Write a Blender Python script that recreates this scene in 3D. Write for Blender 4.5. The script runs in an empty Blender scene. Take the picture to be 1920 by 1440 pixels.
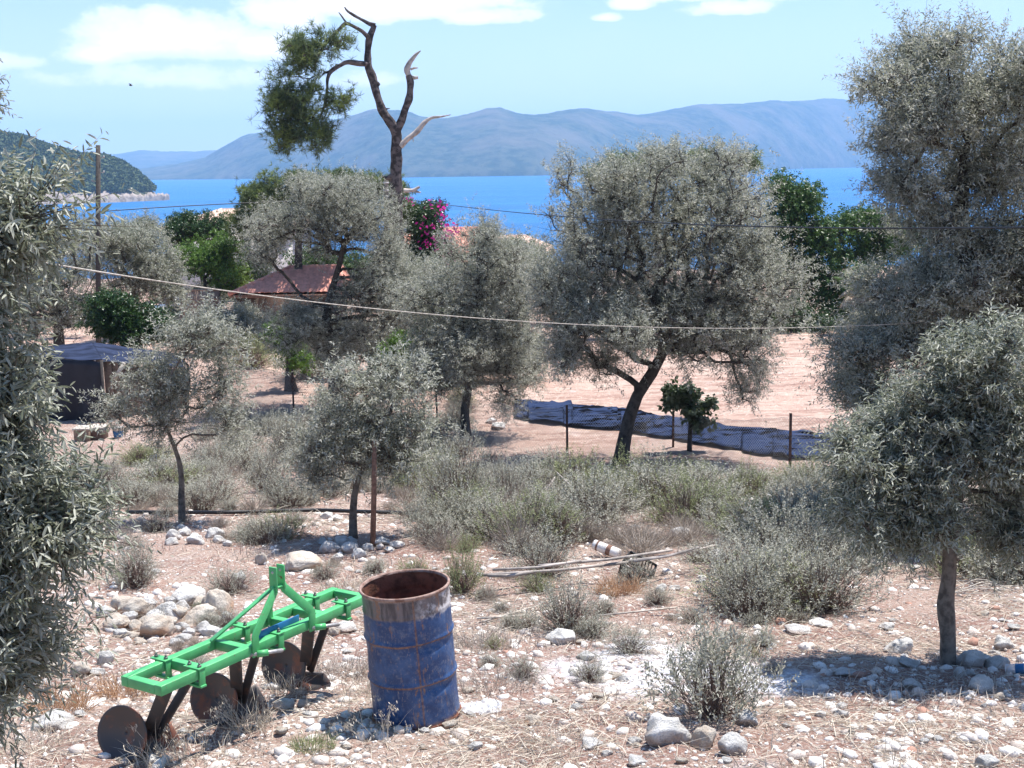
import bpy, bmesh, math, random
import numpy as np
from mathutils import Vector, Matrix
R = math.radians
rng = np.random.default_rng(7); random.seed(7)
scene = bpy.context.scene; COL = scene.collection

# ------------------------------------------------------------------ camera
CAM = np.array([0.0, 0.0, 20.0]); F = 2500.0
PITCH, ROLL = R(9.18), R(0.9)
fwd = np.array([0, math.cos(PITCH), -math.sin(PITCH)])
_r0 = np.array([1.0, 0, 0]); _u0 = np.array([0, math.sin(PITCH), math.cos(PITCH)])
rgt = _r0*math.cos(ROLL) - _u0*math.sin(ROLL); upv = _u0*math.cos(ROLL) + _r0*math.sin(ROLL)
cd = bpy.data.cameras.new('camera'); cam = bpy.data.objects.new('camera', cd); COL.objects.link(cam)
cd.sensor_width = 36; cd.lens = F/1920*36; cd.clip_start = .05; cd.clip_end = 30000
cam.matrix_world = Matrix(((rgt[0], upv[0], -fwd[0], CAM[0]), (rgt[1], upv[1], -fwd[1], CAM[1]),
                           (rgt[2], upv[2], -fwd[2], CAM[2]), (0, 0, 0, 1)))
scene.camera = cam

# ------------------------------------------------------------------ world, sun, exposure
SUN_EL, SUN_AZ = R(69), R(34)          # azimuth measured from +x towards +y
sdir = Vector((math.cos(SUN_EL)*math.cos(SUN_AZ), math.cos(SUN_EL)*math.sin(SUN_AZ), math.sin(SUN_EL)))
sl = bpy.data.lights.new('sun', 'SUN'); sl.energy = 5.0; sl.angle = R(.5); sl.color = (1, .955, .90)
so = bpy.data.objects.new('sun', sl); COL.objects.link(so); so.location = (0, 0, 60)
so.rotation_euler = sdir.to_track_quat('Z', 'Y').to_euler()
scene.view_settings.view_transform = 'Standard'; scene.view_settings.look = 'None'
scene.view_settings.exposure = 0.80; scene.view_settings.gamma = 1

class NT:
    """small node-tree writer"""
    def __init__(s, tree): s.t = tree; s.n = tree.nodes; s.l = tree.links
    def node(s, typ, **kw):
        n = s.n.new(typ)
        for k, v in kw.items():
            if k.startswith('_'): continue
            setattr(n, k, v)
        return n
    def put(s, sock, v):
        if hasattr(v, 'links'): s.l.new(v, sock)
        elif isinstance(v, (tuple, list)) and len(v) == 3 and sock.type == 'RGBA': sock.default_value = (*v, 1)
        else: sock.default_value = v
    def math(s, op, a, b=0.0, c=None, clamp=False):
        n = s.node('ShaderNodeMath', operation=op, use_clamp=clamp); s.put(n.inputs[0], a); s.put(n.inputs[1], b)
        if c is not None: s.put(n.inputs[2], c)
        return n.outputs[0]
    def vmath(s, op, a, b=(0, 0, 0)):
        n = s.node('ShaderNodeVectorMath', operation=op); s.put(n.inputs[0], a); s.put(n.inputs[1], b); return n.outputs[0]
    def mix(s, f, a, b, blend='MIX'):
        n = s.node('ShaderNodeMix', data_type='RGBA', blend_type=blend); s.put(n.inputs[0], f); s.put(n.inputs[6], a); s.put(n.inputs[7], b); return n.outputs[2]
    def ramp(s, f, lo, hi, a=0.0, b=1.0, smooth=True):
        n = s.node('ShaderNodeMapRange', interpolation_type='SMOOTHSTEP' if smooth else 'LINEAR'); s.put(n.inputs[0], f)
        s.put(n.inputs[1], lo); s.put(n.inputs[2], hi); s.put(n.inputs[3], a); s.put(n.inputs[4], b); return n.outputs[0]
    def noise(s, scale, detail=4, rough=.55, vec=None, dist=0.0):
        n = s.node('ShaderNodeTexNoise'); n.inputs['Scale'].default_value = scale; n.inputs['Detail'].default_value = detail
        n.inputs['Roughness'].default_value = rough; n.inputs['Distortion'].default_value = dist
        if vec is not None: s.l.new(vec, n.inputs['Vector'])
        return n.outputs[0]

def world():
    w = bpy.data.worlds.new('World'); scene.world = w; w.use_nodes = True
    t = NT(w.node_tree); bg = t.n['Background']
    sky = t.node('ShaderNodeTexSky', sky_type='NISHITA'); sky.sun_disc = False
    sky.sun_elevation = SUN_EL; sky.sun_rotation = math.pi/2 - SUN_AZ
    sky.altitude = 20; sky.air_density = 1.0; sky.dust_density = .6; sky.ozone_density = 1.5
    g = t.node('ShaderNodeTexCoord').outputs['Generated']
    sp = t.node('ShaderNodeSeparateXYZ'); t.l.new(g, sp.inputs[0])
    x, y, z = sp.outputs
    el = t.math('ARCSINE', z); az = t.math('ARCTAN2', x, y)
    cv = t.node('ShaderNodeCombineXYZ'); t.put(cv.inputs[0], az); t.put(cv.inputs[1], t.math('MULTIPLY', el, 1.7)); 
    P = cv.outputs[0]
    n1 = t.noise(15, 10, .62, P); n2 = t.noise(46, 6, .6, P)
    nn = t.math('ADD', t.math('MULTIPLY', t.math('SUBTRACT', n1, .5), 1.9), t.math('MULTIPLY', t.math('SUBTRACT', n2, .5), .55))
    m = None
    for (cx, cy, rx, ry, s) in CLOUDS:
        a, e = (cx-960)/F, (316-cy)/F
        dx = t.math('DIVIDE', t.math('SUBTRACT', az, a), rx/F); dy = t.math('DIVIDE', t.math('SUBTRACT', el, e), ry/F)
        # flat base: below the centre the ellipse is squashed
        dyb = t.math('MAXIMUM', dy, t.math('MULTIPLY', dy, -1.7))
        d = t.math('SQRT', t.math('ADD', t.math('MULTIPLY', dx, dx), t.math('MULTIPLY', dyb, dyb)))
        v = t.math('MULTIPLY', t.math('SUBTRACT', 1.0, d), s)
        m = v if m is None else t.math('MAXIMUM', m, v)
    v = t.math('ADD', m, nn)
    dens = t.ramp(v, -.10, .22)
    core = t.ramp(v, .1, 1.0)
    veil = t.ramp(t.math('ADD', t.noise(7, 6, .6, P), t.math('MULTIPLY', el, -.6)), .42, .80, 0, .38)
    base = sky.outputs[0]
    # milky summer haze towards the horizon
    hz = t.ramp(el, -.01, .19, 1, 0, False)
    tint = t.mix(t.math('MULTIPLY', hz, .80), t.mix(1.0, base, (1.25, 1.6, 1.95), 'MULTIPLY'), (12.6, 13.4, 14.6))
    c1 = t.mix(veil, tint, (11.6, 12.4, 13.2))
    cc = t.mix(core, (12.8, 13.6, 14.6), (19, 19, 19))
    t.l.new(t.mix(dens, c1, cc), bg.inputs[0]); bg.inputs[1].default_value = .054
CLOUDS = [(360, 85, 190, 62, 1.0), (345, 65, 75, 45, 1.0), (520, 95, 90, 38, .9), (330, 150, 170, 30, .62), (230, 110, 80, 30, .7), (570, 40, 90, 50, 1.0), (740, 18, 260, 55, 1.2),
          (920, 45, 90, 24, .8), (1185, 28, 42, 18, .8), (1085, 6, 45, 16, .9), (1450, 5, 300, 42, 1.1), (1640, 8, 130, 34, .9), (1370, 40, 80, 22, .7),
          (720, 155, 70, 22, .55), (1140, 50, 30, 10, .5), (60, 120, 90, 20, .45)]
world()

# ------------------------------------------------------------------ helpers: rays, noise, terrain
def ray(px, py): return fwd*F + rgt*(px-960) - upv*(py-720)
def at(px, py, Y):
    d = ray(px, py); return CAM + d*(Y/d[1])
def onz(px, py, z):
    d = ray(px, py); return CAM + d*((z-CAM[2])/d[2])
def hash3(ix, iy, iz=0, s=0):
    h = (ix*374761393 + iy*668265263 + iz*2147483647 + s*974634777) & 0xFFFFFFFF
    h = (h ^ (h >> 13)) * 1274126177 & 0xFFFFFFFF
    return ((h ^ (h >> 16)) & 0xFFFF)/65535.0
def vnoise(x, y, s=0):
    x = np.asarray(x, float); y = np.asarray(y, float)
    xi = np.floor(x).astype(np.int64); yi = np.floor(y).astype(np.int64); fx = x-xi; fy = y-yi
    fx = fx*fx*(3-2*fx); fy = fy*fy*(3-2*fy)
    a = hash3(xi, yi, 0, s); b = hash3(xi+1, yi, 0, s); c = hash3(xi, yi+1, 0, s); d = hash3(xi+1, yi+1, 0, s)
    return (a*(1-fx)+b*fx)*(1-fy) + (c*(1-fx)+d*fx)*fy
def fbm(x, y, s=0, o=4, g=.5):
    v = 0; a = 1; t = 0
    for k in range(o): v = v + a*vnoise(x*2**k, y*2**k, s+k*17); t += a; a *= g
    return v/t - .5
_py = np.array([-40, 0, 7.4, 8.35, 9.7, 15, 17.2, 26, 28, 35, 50, 60, 75, 95, 150, 250, 300, 420, 700.])
_pz = np.array([-2.9, -3.2, -3.45, -3.52, -3.7, -4.2, -4.55, -5.85, -6.1, -6.4, -6.85, -7.2, -7.6, -8.6, -13, -19.6, -21.5, -24, -26])
_fy = np.linspace(-40, 700, 1481); _fz = np.interp(_fy, _py, _pz); _k = np.ones(5)/5
_fz = np.convolve(np.pad(_fz, 2, 'edge'), _k, 'valid')
def fence_y(x): return np.interp(x, [-60, -7.6, -5.2, -1.6, 1.1, 3.4, 5.3, 60], [50, 39, 34.3, 30.5, 27.2, 28.6, 25.8, 16])
def zones(x, y):
    f = 1/(1+np.exp(-(y - fence_y(x) - .3 + 1.2*fbm(x*.6, y*.6, 5))*2.2))      # bare field beyond the fence
    a0 = np.exp(-(((x-1.05)/.80)**2 + ((y-9.2)/.62)**2)) ; a1 = np.exp(-(((x-1.75)/.42)**2 + ((y-8.9)/.40)**2)); a2 = np.exp(-(((x-.9)/.35)**2+((y-9.9)/.4)**2))
    a = np.clip(1.25*np.maximum(np.maximum(a0, a1), a2) + 1.1*fbm(x*2.2, y*2.2, 9) - .30, 0, 1)
    s = np.clip(fbm(x*.8, y*.8, 31)*2.2 + .55, 0, 1)
    return f, np.clip(a*2.2, 0, 1), s
def gz0(x, y):
    return 20 + np.interp(y, _fy, _fz) + .10*fbm(np.asarray(x)*.25, np.asarray(y)*.25, 3)*np.clip(np.asarray(y)/8., .3, 3)
def gz(x, y):
    x = np.asarray(x, float); y = np.asarray(y, float)
    f, a, s = zones(x, y)
    rough = .075*fbm(x*2.2, y*2.2, 11, 4, .6) + .035*fbm(x*9, y*9, 12, 2)
    furrow = .05*np.sin((y + .12*x + .35*fbm(x*.3, y*.3, 15))*7.0) + .06*fbm(x*3, y*3, 14, 3)
    return gz0(x, y) + rough*(1-f) + furrow*f
def G(px, py, it=60):
    d = ray(px, py); lo, hi = 3.0, 400.0
    for _ in range(it):
        m = .5*(lo+hi); p = CAM + d*(m/d[1])
        if p[2] > float(gz(p[0], p[1])): lo = m
        else: hi = m
    p = CAM + d*(lo/d[1]); p[2] = float(gz(p[0], p[1])); return p
def GY(px, Y, py=900):
    """ground under image column px at forward distance Y"""
    p = at(px, py, Y); 
    for _ in range(4):
        z = float(gz(p[0], p[1])); 
        # the column shifts slightly with the roll
        v = np.array([p[0], Y, z]) - CAM; k = (v@rgt)/(v@fwd)*F + 960; p[0] += (px-k)/F*(v@fwd)
    return np.array([p[0], Y, float(gz(p[0], Y))])

def make_mesh(name, V, faces, mats, smooth=False, midx=None):
    """V (n,3); faces: list of int arrays, each (m,k) of one polygon size"""
    me = bpy.data.meshes.new(name); V = np.asarray(V, np.float32)
    if isinstance(faces, np.ndarray): faces = [faces]
    faces = [np.asarray(f, np.int32) for f in faces if len(f)]
    me.vertices.add(len(V)); me.vertices.foreach_set('co', V.ravel())
    nl = sum(f.size for f in faces); nf = sum(len(f) for f in faces)
    me.loops.add(nl); me.loops.foreach_set('vertex_index', np.concatenate([f.ravel() for f in faces]))
    tot = np.concatenate([np.full(len(f), f.shape[1], np.int32) for f in faces]); st = np.concatenate([[0], np.cumsum(tot)[:-1]]).astype(np.int32)
    me.polygons.add(nf); me.polygons.foreach_set('loop_start', st); me.polygons.foreach_set('loop_total', tot)
    if smooth: me.polygons.foreach_set('use_smooth', np.ones(nf, bool))
    for m in (mats if isinstance(mats, (list, tuple)) else [mats]): me.materials.append(m)
    if midx is not None: me.polygons.foreach_set('material_index', np.asarray(midx, np.int32))
    me.update(calc_edges=True); me.validate(); return me
def link(name, me, parent=None, loc=None):
    o = bpy.data.objects.new(name, me); COL.objects.link(o)
    if parent is not None: o.parent = parent
    if loc is not None: o.location = loc
    return o
def tag(o, label=None, cat=None, group=None, kind=None):
    if label: o['label'] = label
    if cat: o['category'] = cat
    if group: o['group'] = group
    if kind: o['kind'] = kind
    return o
def empty(name, loc, label, cat, group=None, rz=0):
    o = bpy.data.objects.new(name, None); COL.objects.link(o); o.location = [float(v) for v in loc]; o.rotation_euler.z = rz
    o.empty_display_size = .1
    return tag(o, label, cat, group)
def copy_tree(src, loc, rz=0, sc=1, label=None, group=None):
    r = src.copy(); COL.objects.link(r); r.location = [float(v) for v in loc]; r.rotation_euler = (0, 0, rz)
    r.scale = (sc, sc, sc) if not isinstance(sc, (tuple, list)) else sc
    if label: r['label'] = label
    if group: r['group'] = group
    for ch in list(src.children):
        c = ch.copy(); COL.objects.link(c); c.parent = r
        for g in list(ch.children):
            d = g.copy(); COL.objects.link(d); d.parent = c
    return r
def norm(v): v = np.asarray(v, float); return v/np.maximum(np.linalg.norm(v, axis=-1, keepdims=True), 1e-9)
def stamp(tv, tf, O, X, Y, Z):
    """copies of a template: vertex = O + tv.x*X + tv.y*Y + tv.z*Z"""
    tv = np.asarray(tv, float); n = len(O); k = len(tv)
    V = O[:, None, :] + tv[None, :, 0, None]*X[:, None, :] + tv[None, :, 1, None]*Y[:, None, :] + tv[None, :, 2, None]*Z[:, None, :]
    tf = np.asarray(tf, np.int64); Fc = (tf[None] + (np.arange(n)*k)[:, None, None]).reshape(-1, tf.shape[1])
    return V.reshape(-1, 3), Fc
class MB:
    """collects solid pieces of one mesh"""
    def __init__(s): s.V = []; s.F = {}; s.n = 0
    def add(s, V, faces):
        for f in (faces if isinstance(faces, list) else [faces]):
            f = np.asarray(f, np.int64)
            if len(f): s.F.setdefault(f.shape[1], []).append(f + s.n)
        s.V.append(np.asarray(V, float)); s.n += len(V); return s
    def beam(s, p, q, w, h, up=(0, 0, 1)):
        p = np.asarray(p, float); q = np.asarray(q, float); d = norm(q-p); up = np.asarray(up, float)
        sx = norm(np.cross(d, up)); u = np.cross(sx, d)
        V = [c + sx*a*w/2 + u*b*h/2 for c in (p, q) for a, b in ((-1, -1), (1, -1), (1, 1), (-1, 1))]
        return s.add(V, np.array([[0, 1, 2, 3], [7, 6, 5, 4], [0, 4, 5, 1], [1, 5, 6, 2], [2, 6, 7, 3], [3, 7, 4, 0]]))
    def box(s, c, size, rz=0):
        c = np.asarray(c, float); d = np.array([math.cos(rz), math.sin(rz), 0])
        return s.beam(c - d*size[0]/2, c + d*size[0]/2, size[1], size[2])
    def tube(s, pts, rad, n=8, cap=True):
        pts = np.asarray(pts, float); m = len(pts); rad = np.broadcast_to(np.asarray(rad, float), (m,))
        T = norm(np.gradient(pts, axis=0)); u = np.array([0, 0, 1.]) if abs(T[0][2]) < .9 else np.array([1., 0, 0])
        V = []; a = np.arange(n)*2*math.pi/n
        for i in range(m):
            sx = norm(np.cross(T[i], u)); u = np.cross(sx, T[i])
            V.append(pts[i] + rad[i]*(np.cos(a)[:, None]*sx + np.sin(a)[:, None]*u))
        V = np.concatenate(V); j = np.arange(n); k = (j+1) % n
        q = np.concatenate([np.stack([i*n+j, i*n+k, (i+1)*n+k, (i+1)*n+j], 1) for i in range(m-1)])
        fs = [q]
        s.add(V, fs)
        if cap and n > 2:
            s.F.setdefault(n, []).append(np.array([[*(j[::-1])]]) + s.n - len(V)); s.F[n].append(np.array([[*(j + (m-1)*n)]]) + s.n - len(V))
        return s
    def lathe(s, prof, c=(0, 0, 0), n=24):
        prof = np.asarray(prof, float); a = np.arange(n)*2*math.pi/n
        V = np.concatenate([np.stack([r*np.cos(a)+c[0], r*np.sin(a)+c[1], np.full(n, z)+c[2]], 1) for r, z in prof]); j = np.arange(n); k = (j+1) % n
        return s.add(V, np.concatenate([np.stack([i*n+j, i*n+k, (i+1)*n+k, (i+1)*n+j], 1) for i in range(len(prof)-1)]))
    def mesh(s, name, mats, smooth=False): return make_mesh(name, np.concatenate(s.V), [np.concatenate(f) for f in s.F.values()], mats, smooth)
    def obj(s, name, mats, parent=None, smooth=False, bevel=0, origin=None):
        V = np.concatenate(s.V)
        if origin is not None: V = V - np.asarray(origin, float)
        o = link(name, make_mesh(name, V, [np.concatenate(f) for f in s.F.values()], mats, smooth), parent)
        if bevel: b = o.modifiers.new('bevel', 'BEVEL'); b.width = bevel; b.segments = 2; b.limit_method = 'ANGLE'
        return o

# ------------------------------------------------------------------ materials
def mat(name): 
    m = bpy.data.materials.new(name); m.use_nodes = True; t = NT(m.node_tree); return m, t, t.n['Principled BSDF']
def obj_coord(t): return t.node('ShaderNodeTexCoord').outputs['Object']
def bump(t, b, h, strength=.4, dist=.02):
    n = t.node('ShaderNodeBump'); n.inputs['Strength'].default_value = strength; n.inputs['Distance'].default_value = dist
    t.put(n.inputs['Height'], h); t.l.new(n.outputs[0], b.inputs['Normal'])
def leaf_mat(name, c1, c2, under=None, rough=.45, trans=.25, spec=.5, patch=None):
    m, t, b = mat(name); g = t.node('ShaderNodeNewGeometry')
    col = t.mix(t.ramp(g.outputs['Random Per Island'], 0, 1, 0, 1, False), c1, c2)
    if patch: col = t.mix(t.ramp(t.noise(patch[0], 3, .6, obj_coord(t)), .45, .62), col, patch[1])
    if under: col = t.mix(g.outputs['Backfacing'], col, under)
    t.l.new(col, b.inputs['Base Color']); b.inputs['Roughness'].default_value = rough; b.inputs['Specular IOR Level'].default_value = spec
    tr = t.node('ShaderNodeBsdfTranslucent'); t.l.new(col, tr.inputs[0]); mx = t.node('ShaderNodeMixShader'); mx.inputs[0].default_value = trans
    t.l.new(b.outputs[0], mx.inputs[1]); t.l.new(tr.outputs[0], mx.inputs[2]); t.l.new(mx.outputs[0], t.n['Material Output'].inputs[0]); return m
def solid(name, c, rough=.7, var=.25, scale=8, spec=.4, metal=0, bmp=0, bscale=60, c2=None, lo=.4, hi=.65):
    m, t, b = mat(name); oc = obj_coord(t); n = t.noise(scale, 6, .6, oc)
    c2 = c2 or tuple(v*(1-var) for v in c)
    t.l.new(t.mix(t.ramp(n, lo, hi), c, c2), b.inputs['Base Color']); b.inputs['Roughness'].default_value = rough
    b.inputs['Specular IOR Level'].default_value = spec; b.inputs['Metallic'].default_value = metal
    if bmp: bump(t, b, t.noise(bscale, 5, .6, oc), bmp, .01)
    return m
M = {}
M['olive'] = leaf_mat('olive_leaf', (.19, .205, .15), (.35, .365, .285), (.48, .48, .41), .5, .45, .35)
M['olive_near'] = leaf_mat('olive_leaf_near', (.15, .17, .115), (.30, .325, .235), (.45, .46, .38), .45, .38, .45)
M['olive_far'] = leaf_mat('olive_leaf_far', (.16, .18, .12), (.31, .33, .24), (.44, .44, .37), .5, .42, .35)
M['pine'] = leaf_mat('pine_needle', (.06, .095, .05), (.16, .21, .09), None, .55, .3, .4, (1.3, (.22, .28, .08)))
M['green'] = leaf_mat('broad_leaf', (.035, .085, .02), (.09, .17, .035), None, .45, .3, .5)
M['citrus'] = leaf_mat('citrus_leaf', (.02, .05, .015), (.06, .12, .025), None, .35, .2, .5)
M['lime'] = leaf_mat('fresh_leaf', (.07, .15, .02), (.16, .27, .05), None, .45, .35, .5)
M['fig'] = leaf_mat('fig_leaf', (.035, .065, .025), (.09, .13, .05), (.15, .18, .11), .5, .25, .4)
M['sage'] = leaf_mat('sage_leaf', (.24, .25, .185), (.44, .44, .35), (.46, .45, .38), .75, .3, .25)
M['sage2'] = leaf_mat('green_scrub_leaf', (.19, .22, .10), (.38, .41, .22), None, .7, .3, .25)
M['dead'] = leaf_mat('dead_scrub', (.30, .25, .21), (.56, .50, .43), None, .85, .1, .2)
M['straw'] = leaf_mat('straw', (.42, .35, .27), (.74, .67, .56), None, .7, .2, .3)
M['rust_grass'] = leaf_mat('rusty_grass', (.36, .20, .11), (.58, .40, .26), None, .7, .25, .3)
M['magenta'] = leaf_mat('bougainvillea_bract', (.50, .02, .25), (.75, .06, .42), None, .6, .4, .2)
M['palm'] = leaf_mat('palm_leaf', (.05, .10, .03), (.11, .18, .05), None, .45, .25, .5)
M['bark'] = solid('olive_bark', (.20, .17, .145), .9, .55, 14, .2, bmp=.6, bscale=40)
M['bark_dark'] = solid('dark_bark', (.10, .085, .075), .9, .5, 9, .2, bmp=.6, bscale=25)
M['bark_pine'] = solid('pine_bark', (.15, .125, .12), .9, .65, 5, .2, bmp=1.0, bscale=6, lo=.42, hi=.56)
M['deadwood'] = solid('bleached_wood', (.52, .46, .42), .85, .45, 5, .2, bmp=.4, bscale=20)
M['twig'] = solid('twig', (.27, .20, .17), .9, .4, 20, .2)

def ground_mat():
    m, t, b = mat('ground_soil'); oc = obj_coord(t)
    at_ = t.node('ShaderNodeVertexColor'); at_.layer_name = 'zone'
    sp = t.node('ShaderNodeSeparateColor'); t.l.new(at_.outputs[0], sp.inputs[0]); f, a, s = sp.outputs[:3]
    soil = t.mix(t.ramp(t.noise(1.1, 8, .65, oc), .38, .62), (.27, .155, .125), (.40, .285, .235))
    soil = t.mix(t.ramp(t.noise(26, 6, .7, oc), .46, .66), soil, (.56, .48, .42))       # dry straw and dust
    soil = t.mix(t.math('MULTIPLY', t.ramp(t.noise(60, 4, .7, oc), .5, .62), .6), soil, (.17, .10, .075))
    vo = t.node('ShaderNodeTexVoronoi'); vo.inputs['Scale'].default_value = 17; t.l.new(t.vmath('ADD', oc, t.vmath('MULTIPLY', t.node('ShaderNodeTexNoise').outputs[1], (.05, .05, .05))), vo.inputs['Vector'])
    sep = t.node('ShaderNodeSeparateColor'); t.l.new(vo.outputs['Color'], sep.inputs[0])
    st = t.math('MULTIPLY', t.ramp(vo.outputs['Distance'], .30, .42, 1, 0), t.ramp(sep.outputs[0], .42, .5))
    vo2 = t.node('ShaderNodeTexVoronoi'); vo2.inputs['Scale'].default_value = 48; t.l.new(oc, vo2.inputs['Vector'])
    sep2 = t.node('ShaderNodeSeparateColor'); t.l.new(vo2.outputs['Color'], sep2.inputs[0])
    st2 = t.math('MULTIPLY', t.ramp(vo2.outputs['Distance'], .28, .42, 1, 0), t.ramp(sep2.outputs[0], .45, .5))
    stc = t.mix(sep.outputs[1], (.48, .40, .35), (.76, .72, .67))
    near = t.mix(t.math('MULTIPLY', st, s), soil, stc); near = t.mix(t.math('MULTIPLY', st2, .6), near, (.58, .50, .44))
    fld = t.mix(t.ramp(t.noise(.5, 6, .6, oc), .4, .62), (.47, .325, .265), (.54, .405, .335))
    mp = t.node('ShaderNodeMapping'); mp.inputs['Scale'].default_value = (.35, 3.2, 1); mp.inputs['Rotation'].default_value = (0, 0, .1); t.l.new(oc, mp.inputs[0])
    fld = t.mix(t.math('MULTIPLY', t.ramp(t.noise(1.4, 7, .65, mp.outputs[0]), .47, .58), .85), fld, (.33, .205, .165))
    fld = t.mix(t.ramp(t.noise(9, 5, .7, oc), .5, .72), fld, (.62, .51, .43))
    col = t.mix(f, near, fld)
    ash = t.mix(t.ramp(t.noise(18, 6, .7, oc), .42, .6), (.90, .90, .90), (.60, .60, .66))
    col = t.mix(t.math('MULTIPLY', a, t.ramp(t.noise(7, 6, .7, oc), .36, .54)), col, ash)
    t.l.new(col, b.inputs['Base Color']); b.inputs['Roughness'].default_value = .95; b.inputs['Specular IOR Level'].default_value = .15
    h = t.math('ADD', t.math('MULTIPLY', st, .9), t.math('ADD', t.math('MULTIPLY', st2, .35), t.math('MULTIPLY', t.noise(40, 8, .75, oc), .9)))
    bump(t, b, h, .9, .03); return m
M['ground'] = ground_mat()
def rock_mat(name, c1, c2, under, pit=.5):
    m, t, b = mat(name); oc = obj_coord(t); g = t.node('ShaderNodeNewGeometry')
    oi = t.node('ShaderNodeObjectInfo')
    col = t.mix(t.ramp(t.noise(9, 7, .65, oc), .4, .6), c1, c2)
    nz = t.node('ShaderNodeSeparateXYZ'); t.l.new(t.node('ShaderNodeTexCoord').outputs['Object'], nz.inputs[0])
    low = t.ramp(t.math('ADD', nz.outputs[2], t.math('MULTIPLY', t.math('SUBTRACT', t.noise(6, 3, .5, oc), .5), .25)), -.04, .03, 1, 0)
    col = t.mix(t.math('MULTIPLY', low, .75), col, under)      # earth-stained foot of the stone
    col = t.mix(t.math('MULTIPLY', t.ramp(t.noise(38, 6, .75, oc), .56, .66), pit), col, (.16, .14, .13))
    t.l.new(col, b.inputs['Base Color']); b.inputs['Roughness'].default_value = .92; b.inputs['Specular IOR Level'].default_value = .2
    bump(t, b, t.noise(22, 9, .75, oc), 1.0, .05); return m
M['rock_white'] = rock_mat('limestone_pitted', (.68, .66, .62), (.84, .82, .79), (.46, .34, .27), .5)
M['rock_cream'] = rock_mat('limestone_cream', (.64, .54, .44), (.70, .64, .56), (.58, .33, .20), .25)
def gravel_mat():
    m, t, b = mat('loose_stone'); g = t.node('ShaderNodeNewGeometry'); oc = obj_coord(t)
    r = g.outputs['Random Per Island']
    col = t.mix(t.ramp(r, 0, .7, 0, 1, False), (.56, .48, .42), (.82, .79, .75)); col = t.mix(t.ramp(r, .95, .96, 0, 1), col, (.44, .26, .20))
    col = t.mix(t.math('MULTIPLY', t.ramp(t.noise(45, 5, .7, oc), .5, .65), .5), col, (.28, .21, .17))
    t.l.new(col, b.inputs['Base Color']); b.inputs['Roughness'].default_value = .93; b.inputs['Specular IOR Level'].default_value = .15
    bump(t, b, t.noise(60, 6, .7, oc), .6, .01); return m
M['gravel'] = gravel_mat()

# ------------------------------------------------------------------ terrain, sea, far land
def terrain():
    ys = [-40, -25, -14, -7, -2, 1, 3, 4.2]; 
    while ys[-1] < 520: ys.append(ys[-1]*1.0075)
    ys = np.array(ys)
    u = np.sinh(np.linspace(-1, 1, 561)*1.0)/math.sinh(1.0)*.62; ext = np.array([.72, .9, 1.2, 1.8, 3, 6.])
    u = np.concatenate([-ext[::-1], u, ext])
    U, Yg = np.meshgrid(u, ys); Xg = U*(np.maximum(Yg, 3)+4)
    V = np.stack([Xg, Yg, gz(Xg, Yg)], -1).reshape(-1, 3)
    nr, nc = Xg.shape; i = np.arange(nr*nc).reshape(nr, nc)
    q = np.stack([i[:-1, :-1], i[:-1, 1:], i[1:, 1:], i[1:, :-1]], -1).reshape(-1, 4)
    me = make_mesh('ground', V, q, M['ground'], True)
    f, a, s = zones(V[:, 0], V[:, 1]); ca = me.color_attributes.new('zone', 'FLOAT_COLOR', 'POINT')
    ca.data.foreach_set('color', np.stack([f, a, s, np.ones_like(f)], 1).astype(np.float32).ravel())
    tag(link('ground', me), kind='structure')
terrain()
HZ = lambda px: 316 - (px-960)*math.tan(ROLL)      # image row of the sea horizon over column px
def sea():
    m, t, b = mat('sea_water'); oc = obj_coord(t)
    mp = t.node('ShaderNodeMapping'); mp.inputs['Scale'].default_value = (.35, 1, 1); t.l.new(oc, mp.inputs[0])
    col = t.mix(t.ramp(t.noise(.012, 6, .6, mp.outputs[0]), .35, .65), (.018, .135, .36), (.028, .175, .44))
    t.l.new(col, b.inputs['Base Color']); b.inputs['Roughness'].default_value = .35; b.inputs['IOR'].default_value = 1.33; b.inputs['Specular IOR Level'].default_value = .22
    h = t.math('ADD', t.noise(.35, 8, .7, mp.outputs[0]), t.math('MULTIPLY', t.noise(.05, 4, .6, mp.outputs[0]), 1.5))
    bump(t, b, h, 1.0, 1.6)
    me = make_mesh('sea', [(-8400, 180, 0), (8400, 180, 0), (8400, 9800, 0), (-8400, 9800, 0)], np.array([[0, 1, 2, 3]]), m)
    tag(link('sea', me), kind='structure')
sea()
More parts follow.
